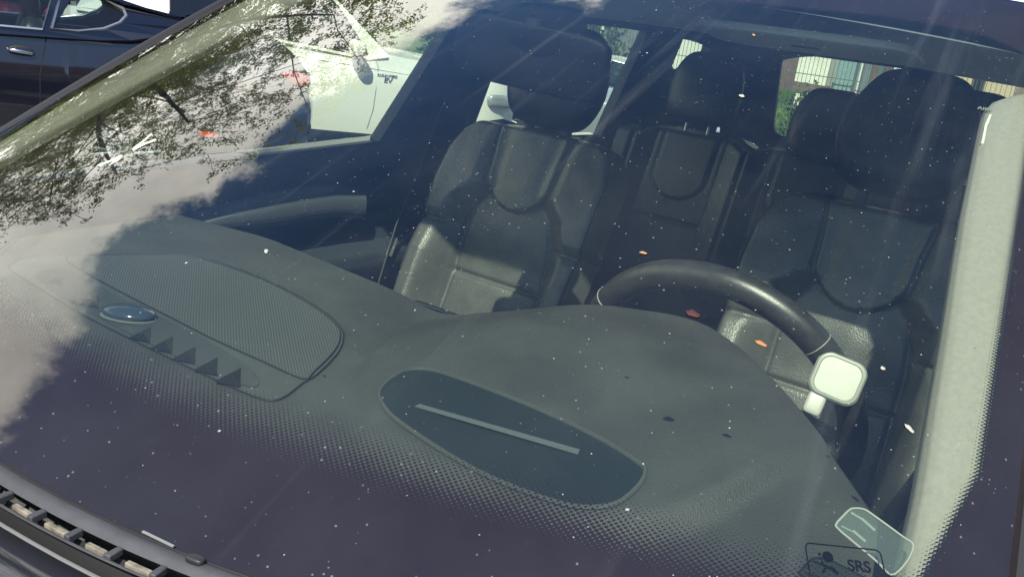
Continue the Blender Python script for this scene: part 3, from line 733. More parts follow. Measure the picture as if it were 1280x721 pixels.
def make_seat(label):
    root = bpy.data.objects.new('front_seat', None); COL.objects.link(root); root.parent = CAR
    rec = R(17); Rr = Matrix.Rotation(-rec, 3, 'X')
    fn = seat_surface()
    g = MB(); g.grid(lambda u, v: Rr @ Vector((fn(u, v)[0], -fn(u, v)[1], fn(u, v)[2])), 150, 170)
    br = g.build('backrest', M['leather'], root, angle=180)
    g = MB()
    def bk(u, v):
        x, d, z = fn(.002+.996*u, v); s = -1+2*u
        return Rr @ Vector((x, .055+.035*(1-s*s)-.02*abs(s)**4-.03*ss(v, .9, 1), z))
    g.grid(bk, 30, 30)
    for sg in (0, 1):
        g.grid(lambda u, v, sg=sg: (lambda a, b: Vector(a)*(1-u)+Vector(b)*u)(Rr @ Vector((fn(sg, v)[0], -fn(sg, v)[1], fn(sg, v)[2])), bk(sg, v)), 3, 60)
    g.grid(lambda u, v: (lambda a, b: Vector(a)*(1-u)+Vector(b)*u)(Rr @ Vector((fn(v, 1)[0], -fn(v, 1)[1], fn(v, 1)[2])), bk(v, 1)), 4, 50)
    g.build('seat_back_shell', M['leather_smooth'], root, angle=60)
    # piping round the shoulders
    for sg in (.045, .955):
        g = MB(); g.tube([Rr @ Vector((fn(sg, v/40)[0], -fn(sg, v/40)[1]-.001, fn(sg, v/40)[2])) for v in range(14, 38)], .0022, 6)
        g.build('piping', M['seam'], br)
    # stitched rows
    for sg in (-1, 1):
        g = MB()
        for k in range(34):
            v = .74+.008*k
            if v > .97: continue
            tw = interp(v, TW)+.011
            u0 = (sg*tw/interp(v, WT)+1)/2
            a = fn(u0, v); b = fn(u0, v+.006)
            g.tube([Rr @ Vector((a[0], -a[1]-.0006, a[2])), Rr @ Vector((b[0], -b[1]-.0006, b[2]))], .0007, 4)
        g.build('stitching', M['thread'], br)
    # head restraint
    g = MB()
    def hr(u, v):
        a = u*2*math.pi; b = (v-.5)*math.pi*.999; sp = lambda x, p: math.copysign(abs(x)**p, x)
        z = .122*sp(math.sin(b), .62); wz = .130-.012*ss(-z, .0, .12)-.030*ss(z, -.03, .12)
        x = wz*sp(math.cos(b), .46)*sp(math.cos(a), .6); y = .052*sp(math.cos(b), .6)*sp(math.sin(a), .8)
        y += .05*(x/.14)**2*-.35
        return Rr @ Vector((x, y+.010-.01, z+H0))
    H0 = .64+.138
    g.grid(hr, 60, 36)
    hd_ = g.build('headrest', M['leather_smooth'], root, angle=180)
    if 0: g.tube([Rr @ Vector((.118*math.sin(a), -.044+.018*abs(math.sin(a))**2*-1*.6, H0+.003-.10*math.cos(a)*1.02)) for a in [R(-75+k*7.5) for k in range(21)]], .0012, 5)
    for x in (-.055, .055):
        g = MB(); g.tube([Rr @ Vector((x*.95, .02, .60)), Rr @ Vector((x*.95, .012, .72))], [.013, .010], 10); g.build('headrest_post', M['black_plastic'], root)
    # cushion
    g = MB()
    def cu(u, v):
        s = -1+2*u; x = s*.262; ax = abs(x); y = -.50*v
        d = .045*ss(ax, .15, .205) - .010*math.exp(-((ax-.158)/.005)**2) - .05*max(0, (abs(s)-.86)/.14)**2.2 + .02*v - .07*max(0, (v-.84)/.16)**2
        if ax < .15: d -= .008*math.exp(-((v-.62)/.012)**2)
        return (x, y+.02, .045+d+.0015*noise.noise(Vector((x*20, y*20, 8))))
    g.grid(cu, 80, 80)
    g.build('cushion', M['leather'], root, angle=180)
    g = MB(); g.box((0, -.20, -.06), (.50, .50, .18)); g.build('seat_base', M['black_plastic'], root, bevel=.03)
    return root
seat_p = make_seat('')
seat_p.location = (-.35, 1.185, .665)
seat_p['label'] = 'front passenger seat with a sunlit bolster'
seat_d = copy_tree(seat_p); seat_d.location = (.435, 1.185, .655)
seat_d['label'] = 'driver seat behind the steering wheel'
for k_ in SC.objects:
    if k_.parent == seat_p and k_.name.startswith('headrest') and 'post' not in k_.name: k_.location = (0, .003, -.018)
# rear bench
g = MB()
def rb(u, v):
    x = -.66+1.32*u; z = v*.62
    cx = min((abs(x-c), c) for c in (-.40, 0, .40))[0]
    wv = .18
    d = .030*ss(cx, .11, .20) - .012*math.exp(-((cx-.20)/.006)**2) - .004*math.exp(-((cx-.125)/.004)**2)
    tr2 = .092*math.sqrt(max(0, 1-max(0, (.70-v)/.13)**2)) if v > .57 else 0
    d += .009*(1-ss(cx, tr2-.006, tr2+.006))*(v > .57) - .004*math.exp(-((cx-tr2-.006)/.004)**2)*(v > .57)
    d -= .008*math.exp(-((v-.45)/.01)**2)*(cx < .12)
    d -= .07*ss(v, .9, 1.)**2
    top = -.035*ss(cx, .12, .20)*ss(v, .6, 1)
    return Matrix.Rotation(R(-20), 3, 'X') @ Vector((x, -d, z+top)) + Vector((0, 2.20, .70))
g.grid(rb, 260, 130)
rear = part(g, 'rear_seat', M['shaded_rear_leather'], angle=180)
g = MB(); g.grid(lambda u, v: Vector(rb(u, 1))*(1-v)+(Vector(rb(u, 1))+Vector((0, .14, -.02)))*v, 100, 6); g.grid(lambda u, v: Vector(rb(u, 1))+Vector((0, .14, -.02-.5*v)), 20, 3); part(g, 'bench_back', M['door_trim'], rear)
g = MB(); g.sell((0, 1.98, .68), (.66, .27, .09), None, .35, 60, 20); part(g, 'bench_cushion', M['shaded_rear_leather'], rear)
for x, zz, w_ in ((-.40, 0, 1.), (.02, -.055, .95), (.40, 0, 1.)):
    g = MB()
    def rh(u, v):
        a = u*2*math.pi; b = (v-.5)*math.pi*.999; sp = lambda q, p: math.copysign(abs(q)**p, q)
        z = .118*sp(math.sin(b), .6); X = (.126*w_-.020*ss(z, .0, .12))*sp(math.cos(b), .42)*sp(math.cos(a), .6); Y = .045*sp(math.cos(b), .6)*sp(math.sin(a), .8)
        return Matrix.Rotation(R(-14), 3, 'X') @ Vector((X, Y, z)) + Vector((x, 2.425, 1.395+zz))
    g.grid(rh, 48, 30); ho = part(g, 'headrest', M['leather_smooth'], rear, angle=180)
    for dx in (-.04, .04):
        g = MB(); g.tube([(x+dx, 2.41, 1.20), (x+dx, 2.425, 1.32)], .006, 8); part(g, 'headrest_post', M['satin'], ho)

# steering wheel ---------------------------------------------------------
sw = bpy.data.objects.new('steering_wheel', None); COL.objects.link(sw); sw.parent = CAR; sw.location = (.37, .78, 1.01)
sw.rotation_euler = (R(24), 0, 0)       # local z up in the wheel plane, local -y faces the windscreen
RW = .205
g = MB(); g.tube([(RW*math.cos(a*.0524), 0, RW*math.sin(a*.0524)) for a in range(120)], .0205, 18, closed=True)
rim_o = g.build('rim', mat('rim_leather', (.030, .030, .029), .33, spec=.7, bump=('voronoi', 900, .25, .0005), var=(60, .3)), sw, angle=180)
for a in (46, 146, 215, 325):
    g = MB(); a_ = R(a); c = Vector((RW*math.cos(a_), 0, RW*math.sin(a_))); rad = Vector((math.cos(a_), 0, math.sin(a_)))
    g.tube([c + rad*(.0207*math.cos(k*.3927)) + Vector((0, .0207*math.sin(k*.3927), 0)) for k in range(16)], .0009, 5, closed=True)
    g.build('stitch_ring', mat('stitch', (.3, .3, .28), .5), rim_o)
g = MB(); g.sell((0, -.005, -.01), (.085, .035, .075), None, .6, 32, 16); g.build('hub', M['black_plastic'], sw)
for a, w_ in ((-8, .030), (188, .030), (270, .034)):
    g = MB(); a_ = R(a); dr_ = Vector((math.cos(a_), 0, math.sin(a_))); pe = Vector((-dr_.z, 0, dr_.x))
    for (q0, q1, yy, tk) in ((.06, .20, 0, .014),):
        poly = [dr_*q0-pe*(w_*1.5), dr_*q1-pe*w_, dr_*q1+pe*w_, dr_*q0+pe*(w_*1.5)]
        g.prism([p+Vector((0, -.010, 0)) for p in poly], (0, .02, 0))
    g.build('spoke', mat('spoke_trim', (.05, .052, .052), .3, .4), sw, bevel=.006)
g = MB(); g.sell((.155, -.012, -.035), (.045, .018, .034), Matrix.Rotation(R(12), 3, 'Y'), .6, 30, 16); g.build('spoke_trim', mat('spoke_shine', (.03, .031, .03), .18, .3), sw)
g = MB(); g.tube([(0, -.03, -.01), (0, -.25, -.04)], .045, 14); g.build('column', M['black_plastic'], sw)
for sx in (-1, 1):
    g = MB(); g.tube([(sx*.04, -.06, 0), (sx*.12, -.05, .01), (sx*.165, -.045, .018)], [.009, .008, .011], 8); g.build('stalk', M['black_plastic'], sw)

# white gadget clipped to the wheel rim ------------------------------------
gc = Vector(at(1047, 473, 'y', .70)); gs = (gc-Vector(CAM)).length
g = MB(); fw = Vector(CAM)-gc; fw.normalize(); fw = (fw+Vector((.10, -.05, .25))).normalized()
e1 = Vector(cR)-fw*Vector(cR).dot(fw); e1.normalize(); e1 = (Matrix.Rotation(R(-27), 3, fw) @ e1); e2 = fw.cross(e1)
hw = .0228*gs/.87
rrp = rr(hw*2, hw*1.86, hw*.52, 0, 0, 7)
gd = thing('phone_mount', 'small white rounded square holder clipped to the steering wheel rim', 'phone holder', gc)
def ring(sc_, dep): return [e1*(x*sc_)+e2*(y*sc_)+fw*dep for x, y in rrp]
n = len(rrp); lay = [ring(.90, -.011), ring(1., -.008), ring(1., .000), ring(.93, .0035), ring(.84, .0040), ring(.80, .0028)]
vs = [p for L in lay for p in L]; fs = [(a*n+i, a*n+(i+1) % n, (a+1)*n+(i+1) % n, (a+1)*n+i) for a in range(len(lay)-1) for i in range(n)] + [tuple(range(n)), tuple(range((len(lay)-1)*n, len(lay)*n))[::-1]]
g.add(vs, fs); g.build('plate', M['white_plastic'], gd, angle=28)
g = MB(); mid = (-e2*1.28-e1*.42)*hw
g.sell(mid-fw*.004, (hw*.36, .0045, hw*.46), Matrix((tuple(e1), tuple(fw), tuple(e2))).transposed(), .4, 24, 14); g.build('stem', mat('lit_stem_white', (.40, .41, .38), .35), gd)  # stem coloured paler than the plate to look sunlit
g = MB(); sg_ = Vector(at(1022, 492, 'y', .765))-gc; g.tube([mid-fw*.006, sg_], [.007, .010], 12); g.build('clip', M['white_plastic'], gd)

# clear ticket holder stuck to the glass at the lower driver's corner -------
clearm = bpy.data.materials.new('clear_plastic'); clearm.use_nodes = True; q = N(clearm.node_tree); clearm.node_tree.nodes.clear()
tr = q.n('ShaderNodeBsdfTransparent', {'Color': (.80, .86, .82, 1)}); df = q.n('ShaderNodeBsdfDiffuse', {'Color': (.55, .62, .58, 1)}); gl = q.n('ShaderNodeBsdfGlossy', {'Roughness': .08})
a = q.n('ShaderNodeMixShader', {0: .09, 1: tr.outputs[0], 2: df.outputs[0]}); b = q.n('ShaderNodeMixShader', {0: fresnel2(q), 1: a.outputs[0], 2: gl.outputs[0]}); q.n('ShaderNodeOutputMaterial', {'Surface': b.outputs[0]})
frost = mat('frosted_edge', (.36, .38, .35), .4)
hp = [(1054, 653), (1053, 647), (1058, 641), (1069, 630), (1076, 628), (1086, 629), (1097, 635), (1137, 664), (1150, 674), (1146, 690), (1134, 706), (1122, 712), (1105, 696), (1080, 675)]
HP = []
for u, v in hp:
    s, t = on_glass(u, v); HP.append(Vector(SD(s, t, .010)))
cen = sum(HP, Vector())/len(HP)
th_ = thing('ticket_holder', 'clear plastic ticket holder stuck inside the lower windscreen corner', 'ticket holder', cen)
nh = Vector(Sn(*on_glass(1105, 665)))
g = MB(); g.prism([Vector(p)-cen for p in smooth_loop(HP, 4)], nh*-.0015); g.build('clear_sleeve', clearm, th_, smooth=False)
g = MB(); g.tube([Vector(p)-cen for p in smooth_loop(HP, 4)], .0008, 6, closed=True); g.build('edge_bead', frost, th_)
for ua, va, ub, vb, w_ in ((1086, 640, 1103, 655, .0014), (1075, 655, 1091, 669, .0014), (1060, 649, 1076, 657, .0008), (1072, 632, 1087, 641, .0012)):
    pa, pb = [Vector(SD(*on_glass(*q_), .012))-cen for q_ in ((ua, va), (ub, vb))]
    g = MB(); g.tube([pa, pb], w_, 6); g.build('grip_tab', frost, th_)

# petals and leaf bits lying on the glass -----------------------------------
lm = {'o': mat('dry_petal', (.33, .18, .08), .8), 'b': mat('brown_leaf', (.36, .14, .05), .8), 'r': mat('red_scrap', (.045, .010, .012), .8), 'w': mat('pale_petal', (.34, .32, .28), .8)}
for u, v, L, W_, ang, c, lab in (
    (804, 317, .007, .0035, 0, 'o', 'small yellow petal on the glass above the steering wheel'),
    (951, 430, .010, .0045, 20, 'b', 'orange brown leaf scrap on the glass over the steering wheel rim'),
    (942, 45, .007, .004, 60, 'o', 'tan petal scrap on the glass just under the roof edge'),
    (927, 121, .007, .006, 30, 'w', 'pale petal on the glass beside the rear headrest'),
    (1136, 536, .009, .004, 50, 'w', 'greyish scrap on the glass in front of the lower driver seat'),
    (866, 393, .012, .008, 10, 'r', 'dark red leaf scrap seen inside the steering wheel arc'),
    (909, 121-1, .003, .003, 0, 'w', None),
    (1103, 461, .004, .004, 0, 'w', 'pale round dropping beside the white holder'),
    (333, 315, .007, .004, 40, 'w', 'pale petal over the passenger dashboard edge')):
    if not lab: continue
    s, t = on_glass(u, v); p = Vector(SD(s, t, -.0012)); n_ = Vector(Sn(s, t)); a = Vector(S(s+.01, t)-S(s-.01, t)).normalized(); a = Matrix.Rotation(R(-ang), 3, n_) @ a; b = n_.cross(a)
    g = MB(); ringp = [a*(L*.5*math.cos(k*.5236)*(1+.15*math.sin(k*2.3)))+b*(W_*.5*math.sin(k*.5236)*(1+.2*math.cos(k*1.7))) for k in range(12)]
    g.add(ringp+[n_*.0012, n_*.0004], [(k, (k+1) % 12, 12) for k in range(12)]+[((k+1) % 12, k, 13) for k in range(12)])
    o = g.build('leaf_scrap', lm[c], smooth=False); o.location = p; tag(o, lab, 'leaf scrap', 'leaf scraps on the windscreen')

# ================================================================== other cars
def car_shell(root, paint, L0, L1, W_, belt, deckF, deckR, arches, rad, cabin, roofz, windows, glassm, trimm=None, sides=(-1, 1), nose_drop=.12, tail_drop=.10, inter=None, pillars=()):
    """body with true wheel arches; +y is the nose. belt(y), cabin=(ws_base, ws_top, rw_top, rw_base)"""
    hw_ = W_/2
    def halfw(y):
        e1_ = max(0, (y-(L1-.55))/.55); e2_ = max(0, ((L0+.45)-y)/.45); return hw_*(1-.26*e1_**2.2-.16*e2_**2.4)
    def zb(y):
        z = .24+.10*ss(y, L1-.4, L1)+.08*ss(-y, -L0-.4, -L0)
        for a in arches:
            d = abs(y-a)
            if d < rad: z = max(z, .33+math.sqrt(max(0, rad*rad-d*d))*.97)
        return z
    def zt(y): return belt(y)
    ys = sorted(set([L0+(L1-L0)*k/90 for k in range(91)]+[a+s*rad*f for a in arches for s in (-1, 1) for f in (.999, 1.001, .97, .9, .8, .6, .4, .2, 0)]))
    g = MB()
    for sg in sides:
        vs = []; nv = 14
        for y in ys:
            for j in range(nv+1):
                f = j/nv; a, b = zb(y), zt(y); z = a+(b-a)*f
                bul = 1-.05*(abs(z-.62)/.5)**2.2-.045*ss(z, .78, 1.15)
                bul += -.006*math.exp(-((z-(belt(y)-.12))/.012)**2)
                x = halfw(y)*bul
                vs.append((sg*x, y, z))
        g.add(vs, [(i*(nv+1)+j, (i+1)*(nv+1)+j, (i+1)*(nv+1)+j+1, i*(nv+1)+j+1) for i in range(len(ys)-1) for j in range(nv)])
    # bonnet and boot decks
    def deck(ya, yb, crown):
        def fn(u, v):
            y = ya+(yb-ya)*v; x = -1+2*u; w2 = halfw(y)*(1-.05*((zt(y)-.62)/.5)**2.2-.045*ss(zt(y), .78, 1.15)); return (x*w2, y, zt(y)+crown*(1-x*x)*ss(abs(y-yb), 0, .1))
        g.grid(fn, 20, 20)
    deck(cabin[0], L1, .07); deck(cabin[3], L0, .05)
    # nose and tail faces
    for ye, drop in ((L1, nose_drop), (L0, tail_drop)):
        sgn = 1 if ye > 0 else -1
        def ef(u, v, ye=ye, sgn=sgn):
            x = -1+2*u; z = zb(ye)+(zt(ye)-zb(ye))*v; bul = 1-.05*(abs(z-.62)/.5)**2.2-.045*ss(z, .78, 1.15)
            return (x*halfw(ye)*bul, ye+sgn*(.14*(1-x*x)+.05*math.sin(v*math.pi)*(1-x**4)), z)
        g.grid(ef, 16, 10)
    body = g.build('body', paint, root, angle=50)
    # dark underside and wheel wells
    g = MB(); g.box((0, (L0+L1)/2, .36), (W_*.80, (L1-L0)*.93, .22))
    for a in arches:
        for sg in (-1, 1): g.box((sg*hw_*.60, a, .45), (hw_*.5, rad*2.0, .62))
    g.build('underbody', M['black'], root, smooth=False)
    # cabin: roof skin
    b0, t0, t1, b1 = cabin
    bw = lambda y: halfw(y)*.955
    def roof_x(y): return hw_*.62
    def roof_f(u, v):
        x = -1+2*u; y = t0+(t1-t0)*v; return (x*hw_*(.68), y, roofz-.05*x*x*1.0-.06*(2*v-1)**2*(1 if v > .5 else .6))
    g = MB(); g.grid(roof_f, 16, 16); g.build('roof', paint, root, solid=.01)
    def side_pt(sg, y, f, push=0):
        """point on the tumblehome: f=0 at belt, 1 at roof edge"""
        zt_ = belt(y); ze = roofz-.05-.06*(max(-1, min(1, (2*(y-t0)/(t1-t0)-1)))**2)*.8
        x0_ = halfw(y)*.945; x1_ = hw_*.68
        return (sg*(x0_+(x1_-x0_)*f+push), y, zt_+(ze-zt_)*f)
    def to_side(sg, y, z, push=0):
        zt_ = belt(y); ze = roofz-.06; f = (z-zt_)/(ze-zt_); x0_ = halfw(y)*.945; x1_ = hw_*.68
        return (sg*(x0_+(x1_-x0_)*f+push), y, z)
    # windscreen and rear screen
    g = MB(); g.add([(-bw(b0)*.92, b0, belt(b0)+.02), (bw(b0)*.92, b0, belt(b0)+.02), (hw_*.64, t0, roofz-.05), (-hw_*.64, t0, roofz-.05)], [(0, 1, 2, 3)])
    g.build('windscreen', glassm, root, smooth=False)
    g = MB(); g.add([(-bw(b1)*.88, b1, belt(b1)+.02), (bw(b1)*.88, b1, belt(b1)+.02), (hw_*.62, t1, roofz-.06), (-hw_*.62, t1, roofz-.06)], [(0, 1, 2, 3)])
    g.build('rear_screen', glassm, root, smooth=False)
    # side frames: fill between window outlines and the roof/belt with paint
    for sg in sides:
        outline = [(b0, belt(b0)), (t0, roofz-.055), ((t0+t1)/2, roofz-.035), (t1, roofz-.075), (b1, belt(b1))]+[(b1+(b0-b1)*k/14, belt(b1+(b0-b1)*k/14)-.025) for k in range(15)]
        from mathutils.geometry import tessellate_polygon
        import mathutils
        loops = [[Vector((y, z, 0)) for y, z in outline]] + [[Vector((y, z, 0)) for y, z in wp_] for _, wp_ in windows]
        tris = tessellate_polygon(loops); flat = [p for L in loops for p in L]
        g = MB(); g.add([to_side(sg, p.x, p.y, .001) for p in flat], [tuple(t_) for t_ in tris])
        sf = g.build('side_frame', paint, root, smooth=False, solid=.03)
        for wn, wp_ in windows:
            g = MB(); g.add([to_side(sg, y, z, -.006) for y, z in wp_], [tuple(range(len(wp_)))])
            so_ = g.build('side_window', glassm, root, smooth=False)
            if trimm: g = MB(); g.tube([to_side(sg, y, z, .004) for y, z in wp_], .011, 6, closed=True); g.build('window_trim', trimm, so_)
    # seats inside
    for sx in (-.36, .36):
        for yy in ((b0+t0)/2-1.15, (b0+t0)/2-1.95):
            if yy < t1-.2: continue
            g = MB(); g.sell((sx, yy, .80), (.24, .08, .34), Matrix.Rotation(R(12), 3, 'X'), .5); g.sell((sx, yy-.05, roofz-.22), (.13, .05, .10), None, .6)
            g.sell((sx, yy+.28, .50), (.24, .28, .09), None, .5); g.build('seat', inter or M['leather_smooth'], root)
    g = MB(); g.box((0, b0-.15, belt(b0)-.08), (W_*.80, .45, .14)); g.build('dashboard', M['black_plastic'], root, bevel=.03)
    for a in arches:
        for sg in (-1, 1): wheel('wheel', (sg*(hw_-.12), a, .33), .33, .21, 1, root, side=sg)
    return body, halfw, to_side

# dark coupe in the next bay ------------------------------------------------
coupe = thing('dark_coupe', 'glossy dark navy coupe with chrome edged rear quarter window, beyond the passenger pillar', 'car', (-6.138, 2.393, 0), R(153.3), 'cars parked in the next bays')
cp = mat('coupe_paint', (.005, .006, .012), .15, 0., coat=1.)
cbelt = lambda y: interp(y, [(-2.62, .96), (-2.52, 1.08), (-2.36, 1.19), (-2.05, 1.225), (-1.75, 1.20), (-1.5, 1.14), (-1.3, 1.085), (-.85, 1.06), (0, 1.02), (.8, .985), (1.6, .86), (2.1, .70)])
qwin = [(-.895, 1.085), (-1.05, 1.092), (-1.20, 1.125), (-1.30, 1.175), (-1.345, 1.225), (-1.33, 1.265), (-1.22, 1.315), (-1.08, 1.345), (-.975, 1.352)]
dwin = [(-.845, 1.075), (-.925, 1.352), (-.40, 1.375), (.10, 1.31), (.62, 1.10), (.66, 1.03)]
body, chw, cside = car_shell(coupe, cp, -2.62, 2.1, 1.80, cbelt, 0, 0, (-1.36, 1.25), .37, (.80, .0, -1.05, -1.95), 1.40, [('d', dwin), ('q', qwin)], M['otherglass'], M['satin'])
def car_line(root, halfw, pts, r_, m, name, sides=(-1, 1), push=.001):
    for sg in sides:
        g = MB()
        P = []
        for y, z in pts:
            bul = 1-.05*(abs(z-.62)/.5)**2.2-.045*ss(z, .78, 1.15); P.append((sg*(halfw(y)*bul+push), y, z))
        g.tube(P, r_, 6); g.build(name, m, root)
car_line(coupe, chw, [(-.87, 1.05), (-.85, .95), (-.83, .8), (-.83, .6), (-.86, .42)], .004, M['black'], 'door_gap')
for sg in (-1, 1):
    hx = chw(-.72)*.955
    g = MB(); g.tube([(sg*(hx-.01), -.65, .93), (sg*(hx+.035), -.67, .934), (sg*(hx+.042), -.72, .932), (sg*(hx+.035), -.78, .926), (sg*(hx-.01), -.80, .922)], [.012, .013, .015, .013, .012], 10); g.build('door_handle', M['chrome'], coupe)
    g = MB(); g.sell((sg*(hx+.004), -.725, .928), (.006, .07, .035), None, .8); g.build('handle_cup', M['black'], coupe)
    g = MB(); g.sell((sg*chw(-2.5)*.955, -2.46, .93), (.03, .16, .055), Matrix.Rotation(R(sg*-12), 3, 'Z'), .6); g.build('tail_light', mat('tail_red', (.35, .02, .015), .2, coat=1.), coupe)
    g = MB(); g.sell((sg*(chw(-1.95)*.985), -1.93, .50), (.012, .12, .022), Matrix.Rotation(R(sg*-3), 3, 'Z'), .6); g.build('side_reflector', mat('reflector_red', (.75, .08, .03), .25, coat=1.), coupe)
    g = MB(); g.sell((sg*(hw0 if False else .98), .62, 1.06), (.10, .07, .065), None, .7); g.build('wing_mirror', cp, coupe)
car_line(coupe, chw, [(-1.0, 1.035), (-1.1, 1.036), (-1.25, 1.038)], .006, M['satin'], 'trim_strip')

# white plug-in suv beyond it ------------------------------------------------
suv = thing('white_suv', 'white plug-in hybrid suv with its wing mirror showing, beyond the dark coupe', 'suv', (-7.16, 6.31, 0), R(-30.6), 'cars parked in the next bays')
wpnt = mat('white_paint', (.80, .80, .74), .25, coat=.8)
sbelt = lambda y: interp(y, [(-2.2, 1.16), (-1., 1.12), (0, 1.105), (1.02, 1.03), (1.2, 1.085), (1.6, 1.06), (2.3, 1.02), (2.65, .97), (2.85, .84)])
sw1 = [(.02, 1.115), (.98, 1.045), (1.0, 1.075), (.70, 1.48), (.56, 1.60), (.02, 1.62)]
sw2 = [(-.06, 1.12), (-.06, 1.62), (-.85, 1.60), (-.95, 1.55), (-.95, 1.15)]
body, shw, sside = car_shell(suv, wpnt, -1.80, 2.85, 1.80, sbelt, 0, 0, (-1.05, 1.76), .41, (1.22, .60, -1.50, -1.75), 1.68, [('f', sw1), ('r', sw2)], glass_mat('dark_suv_glass', (.16, .20, .17), .01), M['black_plastic'])
car_line(suv, shw, [(1.09, 1.03), (1.12, .94), (1.11, .7), (1.10, .5), (1.06, .3)], .004, M['satin'], 'door_gap')
car_line(suv, shw, [(-.02, 1.08), (-.02, .8), (-.02, .5), (-.04, .3)], .004, M['satin'], 'door_gap')
car_line(suv, shw, [(-.95, .97), (.0, .96), (.6, .945), (1.08, .925), (1.6, .90)], .004, mat('crease_white', (.62, .63, .58), .4), 'crease')
for sg in (-1, 1):
    g = MB(); g.sell((sg*1.03, .83, 1.125), (.105, .075, .075), Matrix.Rotation(R(sg*8), 3, 'Z'), .65, 32, 18); wmr = g.build('wing_mirror', wpnt, suv)
    g = MB(); g.box((sg*1.06, .905-.145, 1.10), (.08, .004, .012)); g.build('mirror_slot', M['black'], wmr)
    g = MB(); g.tube([(sg*.86, .88, 1.03), (sg*.97, .86, 1.08)], .02, 8); g.build('mirror_arm', M['black_plastic'], suv)
    g = MB(); g.sell((sg*(shw(2.6)-.035), 2.60, .74), (.09, .22, .075), Matrix.Rotation(R(sg*20), 3, 'Z'), .5); g.build('headlight', mat('lamp_glass', (.55, .58, .58), .08, .6, coat=1.), suv)
    g = MB(); g.sell((sg*.62, 2.93, .42), (.11, .05, .06), None, .6); g.build('fog_light', M['black_plastic'], suv)
g = MB(); g.box((0, 2.99, .62), (.9, .06, .22)); g.build('front_grille', M['black_plastic'], suv, bevel=.02)
badge = mat('badge_grey', (.13, .15, .19), .35, .5)
def on_side(y, z):
    bul = 1-.05*(abs(z-.62)/.5)**2.2-.045*ss(z, .78, 1.15); return shw(y)*bul
for bx, by, bz, sz, tx in ((0, 1.225, .865, .048, 'PLUG-IN HYBRID'), (0, 1.235, .818, .072, 'EV')):
    X = on_side(by, bz)+.004
    text(tx, sz, Matrix(((0, 0, 1, X), (1, 0, 0, by), (0, 1, 0, bz), (0, 0, 0, 1))) @ Matrix.Scale(1.15 if tx == 'EV' else .62, 4, Vector((1, 0, 0))), badge, 'badge_lettering', suv, .001)

# red hatchback seen through the coupe's windows ------------------------------
red = thing('red_hatchback', 'red hatchback parked on the far side of the dark coupe', 'car', (-10.7, 5.0, 0), R(-27), 'cars parked in the next bays')
rp = mat('red_paint', (.42, .02, .035), .25, coat=1.)
rbelt = lambda y: interp(y, [(-1.9, 1.05), (0, 1.00), (.9, .97), (1.3, .93), (1.95, .72)])
car_shell(red, rp, -1.9, 1.95, 1.70, rbelt, 0, 0, (-1.2, 1.25), .36, (.95, .35, -1.5, -1.82), 1.48, [('f', [(.0, 1.03), (.72, 1.02), (.35, 1.36), (.0, 1.40)]), ('r', [(-.08, 1.03), (-.08, 1.40), (-.9, 1.38), (-1.2, 1.08)])], M['otherglass'], M['black_plastic'])
# silver car two bays on, its nose shows under the headrests
sil = thing('silver_saloon', 'pale silver car glimpsed through the rear door window beside the fence', 'car', (-5.3, 11.3, 0), R(-78), 'cars parked in the next bays')
sp_ = mat('silver_paint', (.50, .55, .58), .25, .6, coat=1.)
car_shell(sil, sp_, -2.2, 2.2, 1.76, lambda y: interp(y, [(-2.2, .98), (-1.5, 1.0), (.9, .95), (1.5, .88), (2.2, .68)]), 0, 0, (-1.35, 1.4), .36, (1.0, .3, -1.0, -1.7), 1.42, [('f', [(.0, 1.0), (.72, .98), (.30, 1.31), (.0, 1.34)]), ('r', [(-.08, 1.0), (-.08, 1.34), (-.8, 1.30), (-1.1, 1.04)])], M['otherglass'], M['satin'])

# ================================================================== background
def leaf_mat(name, c0, c1):
    m = bpy.data.materials.new(name); m.use_nodes = True; t = m.node_tree; t.nodes.clear(); q = N(t)
    tcx = q.n('ShaderNodeTexCoord'); nz = q.n('ShaderNodeTexNoise', {'Vector': tcx.outputs['Object'], 'Scale': 1.7, 'Detail': 4.})
    c = q.mix(q.sm(nz.outputs[0], .35, .65), c0, c1)
    d = q.n('ShaderNodeBsdfDiffuse', {'Color': c}); tl = q.n('ShaderNodeBsdfTranslucent', {'Color': c}); x = q.n('ShaderNodeMixShader', {0: .45, 1: d.outputs[0], 2: tl.outputs[0]})
    q.n('ShaderNodeOutputMaterial', {'Surface': x.outputs[0]}); return m
M['leaf'] = leaf_mat('spring_leaf', (.10, .12, .032), (.17, .185, .05))
M['bushleaf'] = leaf_mat('bush_leaf', (.045, .09, .02), (.09, .15, .035))
M['bark'] = mat('bark', (.045, .035, .028), .9, bump=('noise', 30, .6, .02), var=(6, .3))
